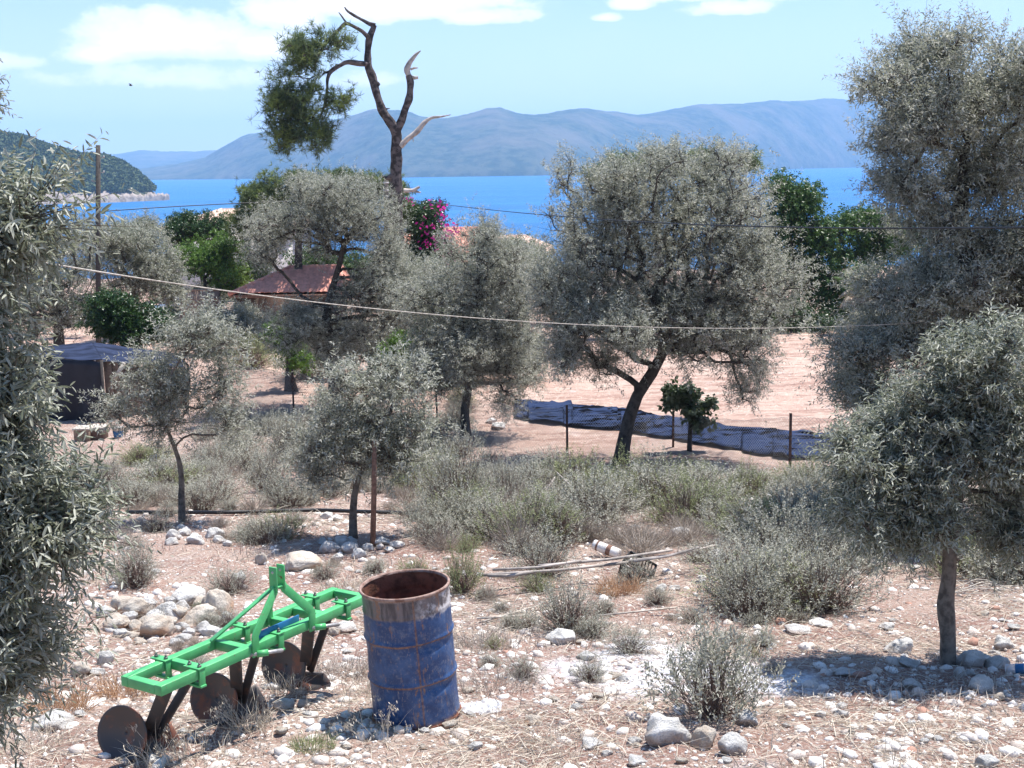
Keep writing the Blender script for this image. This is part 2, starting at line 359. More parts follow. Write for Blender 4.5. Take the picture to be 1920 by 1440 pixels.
def far_hills():
    m, t, b = mat('wooded_hill'); oc = obj_coord(t)
    col = t.mix(t.ramp(t.noise(.02, 8, .7, oc), .42, .58), (.030, .055, .028), (.085, .10, .06))
    col = t.mix(t.ramp(t.noise(.004, 4, .6, oc), .45, .7), col, (.13, .125, .09))
    t.l.new(col, b.inputs['Base Color']); b.inputs['Roughness'].default_value = 1; b.inputs['Specular IOR Level'].default_value = .05
    bump(t, b, t.noise(.02, 9, .7, oc), 1, 12)
    def ridge(name, prof, shore, depth, seed, sx=(-3200, 4600)):
        px = np.linspace(prof[0][0], prof[-1][0], 900); py = np.interp(px, [p[0] for p in prof], [p[1] for p in prof])
        sh = np.interp(px, [p[0] for p in shore], [p[1] for p in shore])
        tt = np.linspace(0, 1.5, 120); PX, TT = np.meshgrid(px, tt); SH = sh[None]+0*PX; D = SH + depth*TT
        hz = 316 - (PX-960)*math.tan(ROLL); H = (hz - py[None])/F*(SH+depth) + 20
        X = (PX-960)/F*D
        prof_t = np.where(TT < 1, np.sin(np.clip(TT, 0, 1)*math.pi/2)**.8, np.cos((TT-1)*1.5))
        spur = 1 + .55*fbm(X/900, D/1400, seed, 4)*np.sin(np.clip(TT, 0, 1)*math.pi)
        Z = np.maximum(H*prof_t*spur, 0) + 14*fbm(X/150, D/150, seed+3, 3)*np.clip(TT*8, 0, 1)
        Z += 5*vnoise(X/22, D/22, 77)*np.clip(TT*10, 0, 1)
        Z[0] = -6; Z[1] = np.maximum(Z[1], 3)
        V = np.stack([X, D, Z], -1).reshape(-1, 3); i = np.arange(len(V)).reshape(PX.shape)
        q = np.stack([i[:-1, :-1], i[:-1, 1:], i[1:, 1:], i[1:, :-1]], -1).reshape(-1, 4)
        tag(link(name, make_mesh(name, V, q, m, True)), kind='structure')
    shore = [(-300, 5600), (150, 4900), (300, 4700), (760, 3700), (1010, 3600), (1450, 5300), (1630, 6300), (1920, 6900), (2600, 7200)]
    ridge('hills', [(-100, 327), (250, 322), (330, 314), (400, 298), (425, 284), (470, 262), (540, 250), (600, 241), (650, 232), (690, 222), (715, 218), (745, 219), (770, 217),
                    (800, 226), (850, 228), (890, 220), (920, 212), (945, 209), (975, 219), (1010, 222), (1060, 214), (1090, 209), (1150, 214), (1200, 220), (1260, 212), (1310, 205),
                    (1380, 203), (1440, 197), (1520, 198), (1600, 203), (1700, 206), (1920, 204), (2100, 220), (2500, 250)], shore, 1300, 4)
    ridge('far_hills', [(-200, 300), (200, 295), (245, 290), (280, 284), (330, 286), (380, 287), (430, 283), (600, 290), (760, 300)],
          [(-200, 7400), (760, 7400)], 1400, 9)
far_hills()
def headland():
    m = solid('headland_slope', (.07, .085, .045), 1, .3, .05, .1, c2=(.15, .13, .09))
    mr, t, b = mat('shore_rock'); oc = obj_coord(t)
    t.l.new(t.mix(t.ramp(t.noise(.25, 6, .7, oc), .42, .62), (.34, .285, .25), (.17, .14, .12)), b.inputs['Base Color']); b.inputs['Roughness'].default_value = .95
    prof = [(-700, 150), (-300, 190), (0, 240), (60, 250), (110, 268), (170, 285), (215, 288), (250, 302), (272, 318), (292, 338), (310, 356), (322, 368), (330, 376)]
    px = np.linspace(-700, 330, 420); py = np.interp(px, [p[0] for p in prof], [p[1] for p in prof])
    sh = np.interp(px, [-700, 0, 150, 240, 322, 330], [900, 930, 960, 990, 1030, 1050]); dep = np.interp(px, [-700, 0, 250, 330], [260, 220, 90, 14])
    tt = np.linspace(0, 1.6, 60); PX, TT = np.meshgrid(px, tt); D = sh[None] + dep[None]*TT
    H = (HZ(PX) - py[None] - 14)/F*(sh+dep)[None] + 20; H = np.maximum(H, 3)
    X = (PX-960)/F*D
    Z = H*np.where(TT < 1, np.sin(np.clip(TT, 0, 1)*math.pi/2)**.75, np.cos((TT-1)*1.9)) + 3*fbm(X/25, D/25, 40)*np.clip(TT*4, 0, 1)
    Z[0] = -3; Z[1] = 1.5 + 3*vnoise(px/2.2, px*0, 3); Z[2] = 4 + 3*vnoise(px/3, px*0, 5)
    V = np.stack([X, D, Z], -1).reshape(-1, 3); i = np.arange(len(V)).reshape(PX.shape)
    q = np.stack([i[:-1, :-1], i[:-1, 1:], i[1:, 1:], i[1:, :-1]], -1).reshape(-1, 4)
    mi = np.zeros(PX.shape)[:-1, :-1]; mi[:4] = 1; mi[:, -12:] = 1
    tag(link('headland', make_mesh('headland', V, q, [m, mr], True, mi.ravel())), kind='structure')
    # pines and maquis covering it: crowns of leaf tufts
    n = 3200; a = rng.uniform(0, 418, n*3).astype(int); bq = 3 + (rng.uniform(0, 1, n*3)**.9*38).astype(int)
    base = V.reshape(*PX.shape, 3)[bq, a]; ok = (base[:, 2] > 7) & (px[a] > -120); base = base[ok][:n]
    k = 34; n = len(base); r = rng.uniform(2.2, 4.6, n)
    d = norm(rng.normal(size=(n, k, 3))); d[..., 2] = np.abs(d[..., 2])*1.1 - .25
    O = base[:, None] + d*r[:, None, None]*rng.uniform(.6, 1.0, (n, k, 1)) + np.array([0, 0, 1.5])
    X_ = norm(rng.normal(size=(n, k, 3)))*r[:, None, None]*.5; Y_ = norm(np.cross(X_, d))*r[:, None, None]*.42
    O, X_, Y_ = O.reshape(-1, 3), X_.reshape(-1, 3), Y_.reshape(-1, 3)
    Vq, Fq = stamp([(-1, 0, 0), (0, -.7, 0), (1, 0, 0), (0, .7, 0)], [[0, 1, 2, 3]], O, X_, Y_, X_*0)
    me = make_mesh('headland_wood', Vq, Fq, leaf_mat('headland_foliage', (.045, .075, .03), (.12, .15, .065), None, .8, .15, .2))
    tag(link('headland_wood', me), 'dense green pine wood covering the rocky headland at left', 'wood', kind='stuff')
headland()
def haze():
    m = bpy.data.materials.new('haze'); m.use_nodes = True; t = NT(m.node_tree); t.n.remove(t.n['Principled BSDF'])
    v = t.node('ShaderNodeVolumePrincipled'); v.inputs['Color'].default_value = (.42, .68, 1.0, 1); v.inputs['Density'].default_value = 1.35e-4; scene.cycles.volume_bounces = 2
    v.inputs['Anisotropy'].default_value = 0
    t.l.new(v.outputs[0], t.n['Material Output'].inputs['Volume'])
    o = MB().beam((0, -90, 190), (0, 9900, 190), 17000, 400).obj('haze', m); tag(o, kind='stuff')
haze()

# ------------------------------------------------------------------ vegetation engine
LEAF4 = ([(0, 0, 0), (.45, -.5, .12), (1, 0, -.05), (.45, .5, .12)], [[0, 1, 2, 3]])
LEAF6 = ([(0, 0, 0), (.3, -.5, .14), (.72, -.42, .10), (1, 0, -.10), (.72, .42, .10), (.3, .5, .14)], [[0, 1, 2, 3], [0, 3, 4, 5]])
def rand_unit(n, r=rng): return norm(r.normal(size=(n, 3)))
def leaves_on_twigs(O, D, L, per, ln, wd, spread=.8, droop=0., tmpl=LEAF4, r=rng, jit=.2):
    """twigs start at O, run along D for length L and carry `per` leaves each"""
    n = len(O); s = (np.arange(per)+.6)/per
    S = np.repeat(s[None], n, 0) + r.normal(0, .02, (n, per)); side = np.where(np.arange(per) % 2 == 0, 1, -1)[None, :, None]
    A = norm(np.cross(D, r.normal(size=(n, 3)))); B = np.cross(D, A)
    roll = (np.arange(per)//2)*1.57; ax = A[:, None]*np.cos(roll)[None, :, None] + B[:, None]*np.sin(roll)[None, :, None]
    P = O[:, None] + D[:, None]*(S*L[:, None])[..., None] - np.array([0, 0, 1.])*(droop*(S*L[:, None])**2)[..., None]
    ld = norm(D[:, None]*(1-spread*.55) + ax*side*spread + r.normal(0, jit, (n, per, 3)) - np.array([0, 0, droop*.8]))
    lw = norm(np.cross(ld, norm(r.normal(size=(n, per, 3)) + np.array([0, 0, 1.2])))); up = np.cross(lw, ld)
    k = r.uniform(.7, 1.15, (n, per, 1))*(1 - .35*S[..., None]**3)
    P, X, Y, Z = [a.reshape(-1, 3) for a in (P, ld*ln*k, lw*wd*k, up*ln*k*.5)]
    return stamp(tmpl[0], tmpl[1], P, X, Y, Z)
def strips(P0, P1, w, r=rng):
    """thin crossed slivers for twig stems"""
    d = P1-P0; s = norm(np.cross(d, r.normal(size=d.shape)))*w; u = norm(np.cross(s, d))*w
    V = np.stack([P0-s, P0+s, P1, P0-u, P0+u], 1).reshape(-1, 3); b = (np.arange(len(P0))*5)[:, None]
    return V, np.concatenate([b+np.array([[0, 1, 2]]), b+np.array([[3, 4, 2]])])
def skeleton(trunk, rad, ends, step=.25, rtip=.006, sag=.05, r=rng, direct=.35, expo=2.3, twist=.12):
    """branches from the trunk polyline to every end point; returns tube pieces"""
    trunk = np.asarray(trunk, float); seg = np.linalg.norm(np.diff(trunk, axis=0), axis=1); cum = np.concatenate([[0], np.cumsum(seg)])
    rad = np.interp(np.linspace(0, 1, len(trunk)), np.linspace(0, 1, len(rad)), rad)
    m = max(3, int(cum[-1]/step)+1); tt = np.linspace(0, cum[-1], m)
    tp = np.stack([np.interp(tt, cum, trunk[:, i]) for i in range(3)], 1); tr = np.interp(tt, cum, rad)
    cap = len(ends)*14+m+10; N = np.zeros((cap, 3)); par = np.full(cap, -1); pl = np.zeros(cap); cnt = np.zeros(cap); n = m
    N[:m] = tp; par[1:m] = np.arange(m-1); pl[:m] = tt*.4
    first = max(1, int(m*.45))
    order = np.argsort(np.linalg.norm(ends-tp[-1], axis=1)); leafn = []
    for e in order:
        E = ends[e]; idx = np.arange(first, n); d = np.linalg.norm(N[idx]-E, axis=1)
        # prefer parents below and inside of the target
        cost = d + direct*pl[idx] + .6*np.maximum(N[idx, 2]-E[2], 0)
        p = idx[np.argmin(cost)]; dist = np.linalg.norm(N[p]-E)
        k = int(min(12, max(1, math.ceil(dist/step))))
        pd = norm(N[p]-N[par[p]]) if par[p] >= 0 else np.array([0, 0, 1.])
        c1 = N[p] + pd*dist*.33; c2 = E - (E-N[p])*.30 + np.array([0, 0, sag*dist]) 
        prev = p
        for j in range(1, k+1):
            t = j/k; q = N[p]*(1-t)**3 + 3*c1*t*(1-t)**2 + 3*c2*t*t*(1-t) + E*t**3
            if j < k: q = q + r.normal(0, twist*step, 3)
            N[n] = q; par[n] = prev; pl[n] = pl[prev] + dist/k; prev = n; n += 1
        leafn.append(prev)
    for l in leafn:
        q = l
        while q >= 0: cnt[q] += 1; q = par[q]
    R_ = rtip*np.maximum(cnt, 1)**(1/expo); R_[:m] = np.maximum(tr, R_[:m]*.0); top = tr[-1]
    R_[m:n] = np.minimum(R_[m:n], top*1.0)
    ci = np.arange(m, n); pi = par[m:n]
    P0, P1, r1 = N[pi], N[ci], R_[ci]; r0 = np.minimum(R_[pi], r1*1.35); d = norm(P1-P0)
    a = norm(np.cross(d, np.array([.31, .2, .93]))); b = np.cross(d, a); ns = 5; th = np.arange(ns)*2*math.pi/ns
    ring = a[:, None]*np.cos(th)[None, :, None] + b[:, None]*np.sin(th)[None, :, None]
    V = np.concatenate([P0[:, None]+ring*r0[:, None, None], (P1 + d*r1[:, None]*.4)[:, None]+ring*r1[:, None, None]], 1).reshape(-1, 3)
    bi = (np.arange(len(ci))*2*ns)[:, None, None]; j = np.arange(ns); k = (j+1) % ns
    Q = (np.stack([j, k, k+ns, j+ns], 1)[None]+bi).reshape(-1, 4)
    return tp, tr, V, Q
def trunk_tube(mb, tp, tr, n=14, seed=1, rough=.16, flare=1.5):
    k = len(tp); z = np.linspace(0, 1, k); prof = tr*(1+(flare-1)*np.exp(-z*9))
    T = norm(np.gradient(tp, axis=0)); u = np.array([.1, 1., .05]); V = []; a = np.arange(n)*2*math.pi/n; cum = np.concatenate([[0], np.cumsum(np.linalg.norm(np.diff(tp, axis=0), axis=1))])
    for i in range(k):
        sx = norm(np.cross(T[i], u)); u = np.cross(sx, T[i])
        rr = prof[i]*(1 + rough*2*(vnoise(np.cos(a)*1.6+5+seed, np.sin(a)*1.6+cum[i]/max(tr[0], .01)*.35+9, seed)-.5) + rough*.8*np.sin(a*3+cum[i]*2+seed))
        V.append(tp[i] + rr[:, None]*(np.cos(a)[:, None]*sx + np.sin(a)[:, None]*u))
    j = np.arange(n); kk = (j+1) % n
    mb.add(np.concatenate(V), np.concatenate([np.stack([i*n+j, i*n+kk, (i+1)*n+kk, (i+1)*n+j], 1) for i in range(k-1)]))
def lobe_points(lobes, n, shell=.5, r=rng, gap=.20):
    """lobes: (centre, (rx,ry,rz), weight)"""
    w = np.array([l[2]*(l[1][0]*l[1][1]*l[1][2])**(.6) for l in lobes]); w = w/w.sum(); out = []; dirs = []
    ch = r.choice(len(lobes), n, p=w); d = rand_unit(n, r); rr = r.uniform(0, 1, n)**(shell)
    C = np.array([l[0] for l in lobes])[ch]; S = np.array([l[1] for l in lobes])[ch]
    lump = 1 + .75*(vnoise(d[:, 0]*2.1+ch*3.7+9, d[:, 1]*2.1+d[:, 2]*2.3+9, 5)-.5) + .35*(vnoise(d[:, 0]*5+ch+19, d[:, 1]*5-d[:, 2]*4+19, 6)-.5) + np.where(r.random(n) < .05, r.uniform(.05, .32, n), 0)
    P = C + d*S*(rr*lump)[:, None]; q = np.mean(S)*.42
    g = vnoise(P[:, 0]/q+P[:, 2]/q*.6+50, P[:, 1]/q-P[:, 2]/q*.7+50, 8)     # holes between the boughs
    keep = g > gap
    return P[keep], norm(d*S)[keep]
STY = {  # per cluster twigs, twig length, leaves per twig, leaf length, width, spread, droop, cluster radius, material
 'olive': dict(tw=8, L=.34, per=14, ln=.075, wd=.020, spread=.75, droop=.35, cr=.15, mat='olive', up=.45),
 'olive_mid': dict(tw=8, L=.32, per=16, ln=.068, wd=.017, spread=.75, droop=.3, cr=.13, mat='olive', up=.45),
 'olive_far': dict(tw=8, L=.42, per=12, ln=.105, wd=.034, spread=.8, droop=.3, cr=.2, mat='olive_far', up=.35),
 'olive_near': dict(tw=5, L=.26, per=16, ln=.060, wd=.0125, spread=.72, droop=.5, cr=.06, mat='olive_near', up=.5),
 'green': dict(tw=9, L=.38, per=9, ln=.15, wd=.075, spread=.9, droop=.6, cr=.26, mat='green', up=.1),
 'citrus': dict(tw=8, L=.25, per=10, ln=.10, wd=.05, spread=.9, droop=.3, cr=.14, mat='citrus', up=.2),
 'lime': dict(tw=8, L=.25, per=10, ln=.10, wd=.055, spread=.9, droop=.3, cr=.14, mat='lime', up=.2),
 'fig': dict(tw=4, L=.16, per=6, ln=.13, wd=.09, spread=1.0, droop=.8, cr=.05, mat='fig', up=.3),
}
def needle_tufts(P, D, r=rng, L=.20, w=.011, per=16):
    n = len(P); d = norm(D[:, None]*.7 + r.normal(0, .75, (n, per, 3))); o = P[:, None] + d*.02
    O, X = o.reshape(-1, 3), (d*L*r.uniform(.6, 1.1, (n, per, 1))).reshape(-1, 3); Y = norm(np.cross(X, r.normal(size=X.shape)))*w
    return stamp([(0, -1, 0), (0, 1, 0), (1, .3, 0), (1, -.3, 0)], [[0, 1, 2, 3]], O, X, Y, X*0)
def make_tree(name, label, cat, base, trunk, rad, lobes, nclus, style='olive', group=None, bark='bark', seed=1, shell=.5, extra_ends=None, step=.25,
              rtip=.006, flare=1.5, expo=2.3, sag=.05, tmpl=LEAF4, dens=1.0, gap=.29):
    r = np.random.default_rng(seed); base = np.asarray(base, float); st = STY.get(style, STY['olive'])
    mg = st['L']*.55 + st['cr']*.6
    lobes = [(c, tuple(max(q-mg, q*.45) for q in rr), w) for c, rr, w in lobes]
    if style.startswith('olive'):       # small boughs standing out of the main masses
        for _ in range(3 + len(lobes)):
            c, rr, w = lobes[int(r.integers(len(lobes)))]; d = rand_unit(1, r)[0]; d[2] = abs(d[2])*.9 - .15; f_ = r.uniform(.28, .45)
            lobes = lobes + [(np.asarray(c) + d*np.array(rr)*r.uniform(.95, 1.12), tuple(q*f_*a for q, a in zip(rr, (1, 1, r.uniform(.8, 1.5)))), 1.0)]
    ends, dirs = lobe_points(lobes, int(nclus*1.3), shell, r, gap)
    if extra_ends is not None: ends = np.concatenate([ends, extra_ends]); dirs = np.concatenate([dirs, norm(extra_ends-base)])
    if style.startswith('olive'):
        pk = np.where((dirs[:, 2] > .15) & (r.random(len(ends)) < .13))[0]; dd = norm(dirs[pk]*.6 + r.normal(0, .25, (len(pk), 3)) + [0, 0, .8]); sz = float(np.mean([l[1][0] for l in lobes]))
        ln_ = r.uniform(.15, .5, len(pk))*min(1.6, max(.5, sz)); ends = np.concatenate([ends] + [ends[pk] + dd*(ln_*q)[:, None] for q in (.45, .9)]); dirs = np.concatenate([dirs, dd, dd])
    ok = ends[:, 2] > base[2] + .15; ends, dirs = ends[ok], dirs[ok]
    root = empty(name, base, label, cat, group)
    tp, tr, V, Q = skeleton(trunk, rad, ends, step, rtip, sag, r, expo=expo)
    mb = MB(); trunk_tube(mb, tp, tr, seed=seed, flare=flare); mb.add(V, Q)
    if style == 'pine':
        n = len(ends); k = int(9*dens); Pn = np.repeat(ends, k, 0) + r.normal(0, .22, (n*k, 3)); Dn = norm(np.repeat(dirs, k, 0) + r.normal(0, .5, (n*k, 3)) + [0, 0, .25])
        V1, F1 = needle_tufts(Pn, Dn, r); V2, F2 = strips(np.repeat(ends, k, 0), Pn, .008, r); m_ = M['pine']
    else:
        k = max(1, int(st['tw']*dens)); n = len(ends); O = np.repeat(ends, k, 0) + r.normal(0, st['cr'], (n*k, 3))
        D = norm(np.repeat(dirs, k, 0)*.75 + r.normal(0, .55, (n*k, 3)) + [0, 0, st['up']])
        L = st['L']*r.uniform(.5, 1.2, n*k)*np.where(r.random(n*k) < .06, 1.6, 1)
        V1, F1 = leaves_on_twigs(O, D, L, st['per'], st['ln'], st['wd'], st['spread'], st['droop'], tmpl, r)
        V2, F2 = strips(O - (O-np.repeat(ends, k, 0)), O + D*L[:, None] - np.array([0, 0, 1])*(st['droop']*L**2)[:, None], .0035, r); m_ = M[st['mat']]
    mb.add(V2, F2); mb.obj('trunk', M[bark], root, True, origin=base)
    link('crown', make_mesh('crown', V1-base, F1, m_), root)
    return root
def plobes(spec, Y, default_d=None):
    """(px, py, rx, ry[, dY, depth]) in photo pixels at distance Y -> world ellipsoids of real size"""
    out = []
    for s in spec:
        px, py, rx, ry = s[:4]; dY = s[4] if len(s) > 4 else 0; k = (Y+dY)/F*1.01
        dep = s[5] if len(s) > 5 else (default_d or rx*k)
        out.append((at(px, py, Y+dY), (rx*k, dep, ry*k), 1.0))
    return out
def ptrunk(pts, Y):
    """(px, py[, dY]) -> world points; first one is dropped onto the ground"""
    P = [at(p[0], p[1], Y + (p[2] if len(p) > 2 else 0)) for p in pts]; g = GY(pts[0][0], Y + (pts[0][2] if len(pts[0]) > 2 else 0), pts[0][1]); g[2] -= .12
    return [g] + P[1:] if abs(P[0][2]-g[2]) < .6 else [g] + P
# ---- olives ----
def olives():
    g = 'olive trees of the grove'
    # the big round olive in the middle
    Y = float(G(1160, 872)[1])
    make_tree('olive_tree', 'large round olive tree with a dark leaning trunk, in front of the dark net strip', 'tree', GY(1160, Y, 870),
              ptrunk([(1160, 870), (1172, 820), (1182, 780), (1198, 738), (1222, 700), (1245, 655)], Y), [.135, .125, .12, .115, .11, .09],
              plobes([(1250, 450, 200, 165), (1125, 430, 105, 115), (1350, 400, 105, 95), (1420, 520, 108, 110), (1075, 560, 80, 110), (1200, 600, 150, 90), (1330, 590, 120, 75), (1060, 340, 35, 55),
                      (1255, 300, 55, 40), (1345, 310, 75, 35), (1150, 330, 50, 40), (1390, 650, 65, 80), (1400, 740, 38, 42, 0, 1.2), (1290, 655, 60, 30), (1060, 660, 50, 55), (1130, 690, 45, 35, 0, 1.5)], Y, 2.6),
              1700, 'olive', g, 'bark_dark', 11, .42, rtip=.007)
    # olive left of it, in front of the field edge
    Y = 31.0
    make_tree('olive_tree', 'slender olive tree with a forked black trunk, just left of the big round olive', 'tree', GY(872, Y, 790),
              ptrunk([(872, 790), (872, 765), (878, 735), (888, 690), (893, 620), (896, 540), (896, 480)], Y), [.10, .09, .08, .07, .055, .045, .03],
              plobes([(900, 520, 95, 95), (935, 600, 90, 95), (830, 620, 75, 90), (905, 450, 45, 45), (960, 690, 60, 75), (860, 700, 70, 55), (960, 500, 55, 60), (790, 560, 60, 60), (950, 750, 60, 40), (800, 700, 50, 45), (900, 640, 110, 70)], Y, 2.0),
              900, 'olive', g, 'bark_dark', 12, .45)
    # middle-left big olive
    Y = 36.0
    make_tree('olive_tree', 'tall grey olive tree behind the two young ones, in front of the small tiled outbuilding', 'tree', GY(628, Y, 720),
              ptrunk([(628, 715), (622, 680), (618, 640), (612, 590), (622, 545), (636, 500), (645, 460)], Y), [.17, .15, .13, .12, .10, .08, .07],
              plobes([(600, 420, 90, 80), (690, 400, 75, 70), (645, 360, 60, 42), (505, 430, 55, 50), (490, 480, 40, 38), (730, 490, 45, 70), (710, 560, 90, 80), (775, 570, 45, 60), (560, 610, 62, 60),
                      (640, 640, 80, 50), (575, 350, 40, 25)], Y, 2.6),
              1400, 'olive', g, 'bark_dark', 13, .45, rtip=.008)
    # tall olive at the right
    Y = 15.5
    make_tree('olive_tree', 'tallest olive tree, at the right edge, its top against the sky', 'tree', GY(1905, Y, 1000),
              ptrunk([(1905, 960), (1890, 860), (1868, 770), (1840, 640), (1812, 500), (1800, 395), (1806, 330)], Y), [.20, .17, .15, .13, .11, .085, .06],
              plobes([(1760, 200, 105, 80), (1745, 110, 40, 60), (1880, 200, 75, 95), (1700, 260, 70, 65), (1655, 155, 38, 28), (1860, 130, 30, 35), (1700, 360, 70, 60), (1840, 330, 85, 90), (1745, 430, 75, 45),
                      (1880, 470, 95, 90), (1770, 540, 105, 85), (1680, 560, 50, 60), (1700, 650, 90, 60), (1600, 660, 55, 50), (1820, 640, 100, 90), (1625, 745, 75, 55), (1740, 770, 70, 45), (1950, 300, 80, 150), (1960, 550, 90, 120)], Y, 1.5),
              1500, 'olive_mid', g, 'bark_dark', 14, .45, step=.2, rtip=.004)
    # grey olives far left
    far = [(110, 47, [(110, 520, 95, 75), (60, 590, 75, 70), (150, 440, 60, 50), (30, 500, 60, 90), (140, 590, 60, 50)], 'dull olive tree farthest left, behind the netted shed'),
           (255, 50, [(250, 520, 80, 60), (215, 460, 55, 45), (300, 510, 50, 60), (270, 455, 45, 35), (320, 560, 30, 40)], 'grey olive tree right of the bare wooden pole'),
           (360, 60, [(385, 560, 45, 40), (340, 590, 40, 30), (300, 600, 38, 26)], 'low olive bush growing by the parked cars'),
           (235, 58, [(268, 435, 34, 30), (240, 450, 40, 30)], 'pale rounded tree top against the blue water, right of the pole')]
    for k, (px, Y, lb, lab) in enumerate(far):
        b = GY(px, Y, 620); cz = at(lb[0][0], lb[0][1], Y)
        make_tree('olive_tree', lab, 'tree', b, [b-[0, 0, .1], b+[.1, 0, .5], (b*.55+cz*.45), (b*.15+cz*.85)], [.24, .2, .16, .08], plobes(lb, Y, 2.2), 420 if k < 2 else 130, 'olive_far', g, 'bark_dark', 20+k, .5, rtip=.01, step=.4)
    for k, (px, Y, lb, lab) in enumerate([(1120, 62, [(1100, 560, 120, 75), (1220, 590, 110, 60), (1050, 500, 60, 60), (1330, 560, 110, 80), (1400, 500, 70, 70), (1200, 500, 110, 70)], 'dusky olive trees seen through the big round olive, at the far edge of the field'),
                                          (700, 43, [(690, 640, 90, 55), (620, 650, 70, 50), (760, 660, 70, 45), (560, 680, 60, 35)], 'low olive bush behind the crown of the staked young olive'),
                                          (850, 41, [(850, 660, 80, 55), (920, 650, 70, 60), (985, 670, 55, 50), (800, 690, 60, 40)], 'dark low olive behind the slender forked olive'),
                                          (460, 52, [(450, 610, 60, 42), (400, 620, 50, 35), (505, 630, 40, 35)], 'grey olive bush before the low stone wall'),
                                          (900, 66, [(900, 500, 70, 45), (980, 480, 60, 40), (830, 520, 50, 40)], 'green-grey olive crown under the red tiled roof'),
                                          (60, 60, [(60, 470, 100, 55), (160, 480, 70, 55), (10, 420, 70, 60)], 'dim olive crown at the far left below the headland'),
                                          (1800, 50, [(1760, 620, 130, 80), (1880, 600, 100, 90), (1650, 630, 60, 50)], 'dark olive behind the tall right olive')]):
        b = GY(px, Y, 640); cz = at(lb[0][0], lb[0][1], Y)
        make_tree('olive_tree', lab, 'tree', b, [b-[0, 0, .1], b+[.1, 0, .4], (b*.5+cz*.5), (b*.15+cz*.85)], [.2, .17, .14, .08], plobes(lb, Y, 1.6), 520 if k in (0, 6) else 300, 'olive_far', g, 'bark_dark', 80+k, .5, rtip=.01, step=.5, gap=.1)
    # olives behind the middle group
    for k, (px, Y, lb, lab) in enumerate([(800, 44, [(800, 530, 60, 55), (850, 570, 70, 60), (770, 610, 60, 50)], 'grey olive tree half hidden below the pink bougainvillea'),
                                          (985, 46, [(985, 510, 55, 60), (950, 560, 60, 60), (930, 480, 40, 30)], 'grey olive tree half hidden behind the gap left of the big round olive')]):
        b = GY(px, Y, 640); cz = at(lb[0][0], lb[0][1], Y)
        make_tree('olive_tree', lab, 'tree', b, [b-[0, 0, .1], b+[.1, 0, .5], (b*.5+cz*.5), (b*.15+cz*.85)], [.2, .17, .14, .08], plobes(lb, Y, 2.0), 300, 'olive_far', g, 'bark_dark', 30+k, .5, rtip=.01, step=.4)
    # young olives
    Y = float(G(342, 978)[1]); b = GY(342, Y, 975)
    make_tree('young_olive_tree', 'young airy olive tree with forked grey stem, in front of the netted shed', 'tree', b,
              ptrunk([(342, 975), (341, 930), (340, 885), (334, 858), (318, 815), (300, 780)], Y), [.045, .04, .034, .028, .022, .015],
              plobes([(320, 740, 110, 75), (370, 650, 75, 60), (275, 700, 50, 60), (420, 720, 50, 70), (330, 640, 40, 40), (385, 622, 40, 30), (215, 775, 40, 30), (300, 800, 80, 40), (430, 800, 30, 45), (430, 640, 35, 25)], Y, .7),
              270, 'olive_mid', g, 'bark', 15, .6, np.array([at(x, y, Y) for x, y in [(390, 770), (410, 740), (352, 700), (362, 650), (240, 800)]]), .12, .0035, expo=2.1, dens=.72, gap=.40)
    Y = float(G(662, 1008)[1])
    make_tree('young_olive_tree', 'young olive tree tied beside a brown stake, stones piled at its foot', 'tree', GY(662, Y, 1008),
              ptrunk([(662, 1008), (661, 960), (665, 920), (672, 895), (690, 860), (700, 800)], Y), [.045, .038, .036, .03, .024, .018],
              plobes([(690, 775, 95, 75), (620, 800, 60, 60), (770, 800, 55, 65), (700, 725, 60, 45), (640, 860, 70, 50), (750, 860, 75, 50), (690, 830, 90, 60), (590, 840, 40, 40), (600, 900, 35, 25), (770, 720, 35, 40), (650, 715, 30, 40), (735, 700, 25, 40)], Y, .8),
              300, 'olive_mid', g, 'bark', 16, .6, np.array([at(x, y, Y) for x, y in [(600, 860), (612, 890), (580, 870)]]), .12, .0035, expo=2.1, dens=.85, gap=.38)
    # near right olive
    Y = float(G(1778, 1248)[1])
    make_tree('young_olive_tree', 'near olive tree with a bare knobbly trunk at right, casting a round shadow', 'tree', GY(1778, Y, 1245),
              ptrunk([(1778, 1246), (1777, 1190), (1773, 1140), (1779, 1085), (1782, 1030), (1790, 980), (1800, 920), (1815, 840)], Y), [.056, .050, .060, .048, .050, .040, .03, .02],
              plobes([(1800, 850, 150, 120), (1690, 900, 110, 90), (1880, 760, 90, 110), (1860, 650, 45, 70), (1920, 900, 100, 120), (1620, 880, 55, 60), (1640, 960, 75, 50), (1740, 980, 120, 55), (1750, 780, 90, 60),
                      (1680, 820, 70, 40), (1900, 1000, 90, 50), (1990, 780, 70, 140), (1620, 960, 85, 65), (1680, 1000, 110, 60), (1600, 850, 60, 60), (1830, 700, 90, 90)], Y, .62),
              1000, 'olive_near', g, 'bark', 17, .6, None, .08, .0022, flare=1.25, expo=2.2, tmpl=LEAF6, dens=1.2, gap=.37)
    # near left olive, its trunk outside the frame
    Y = 5.0; b = np.array([-2.35, 5.15, 0]); b[2] = float(gz(b[0], b[1]))
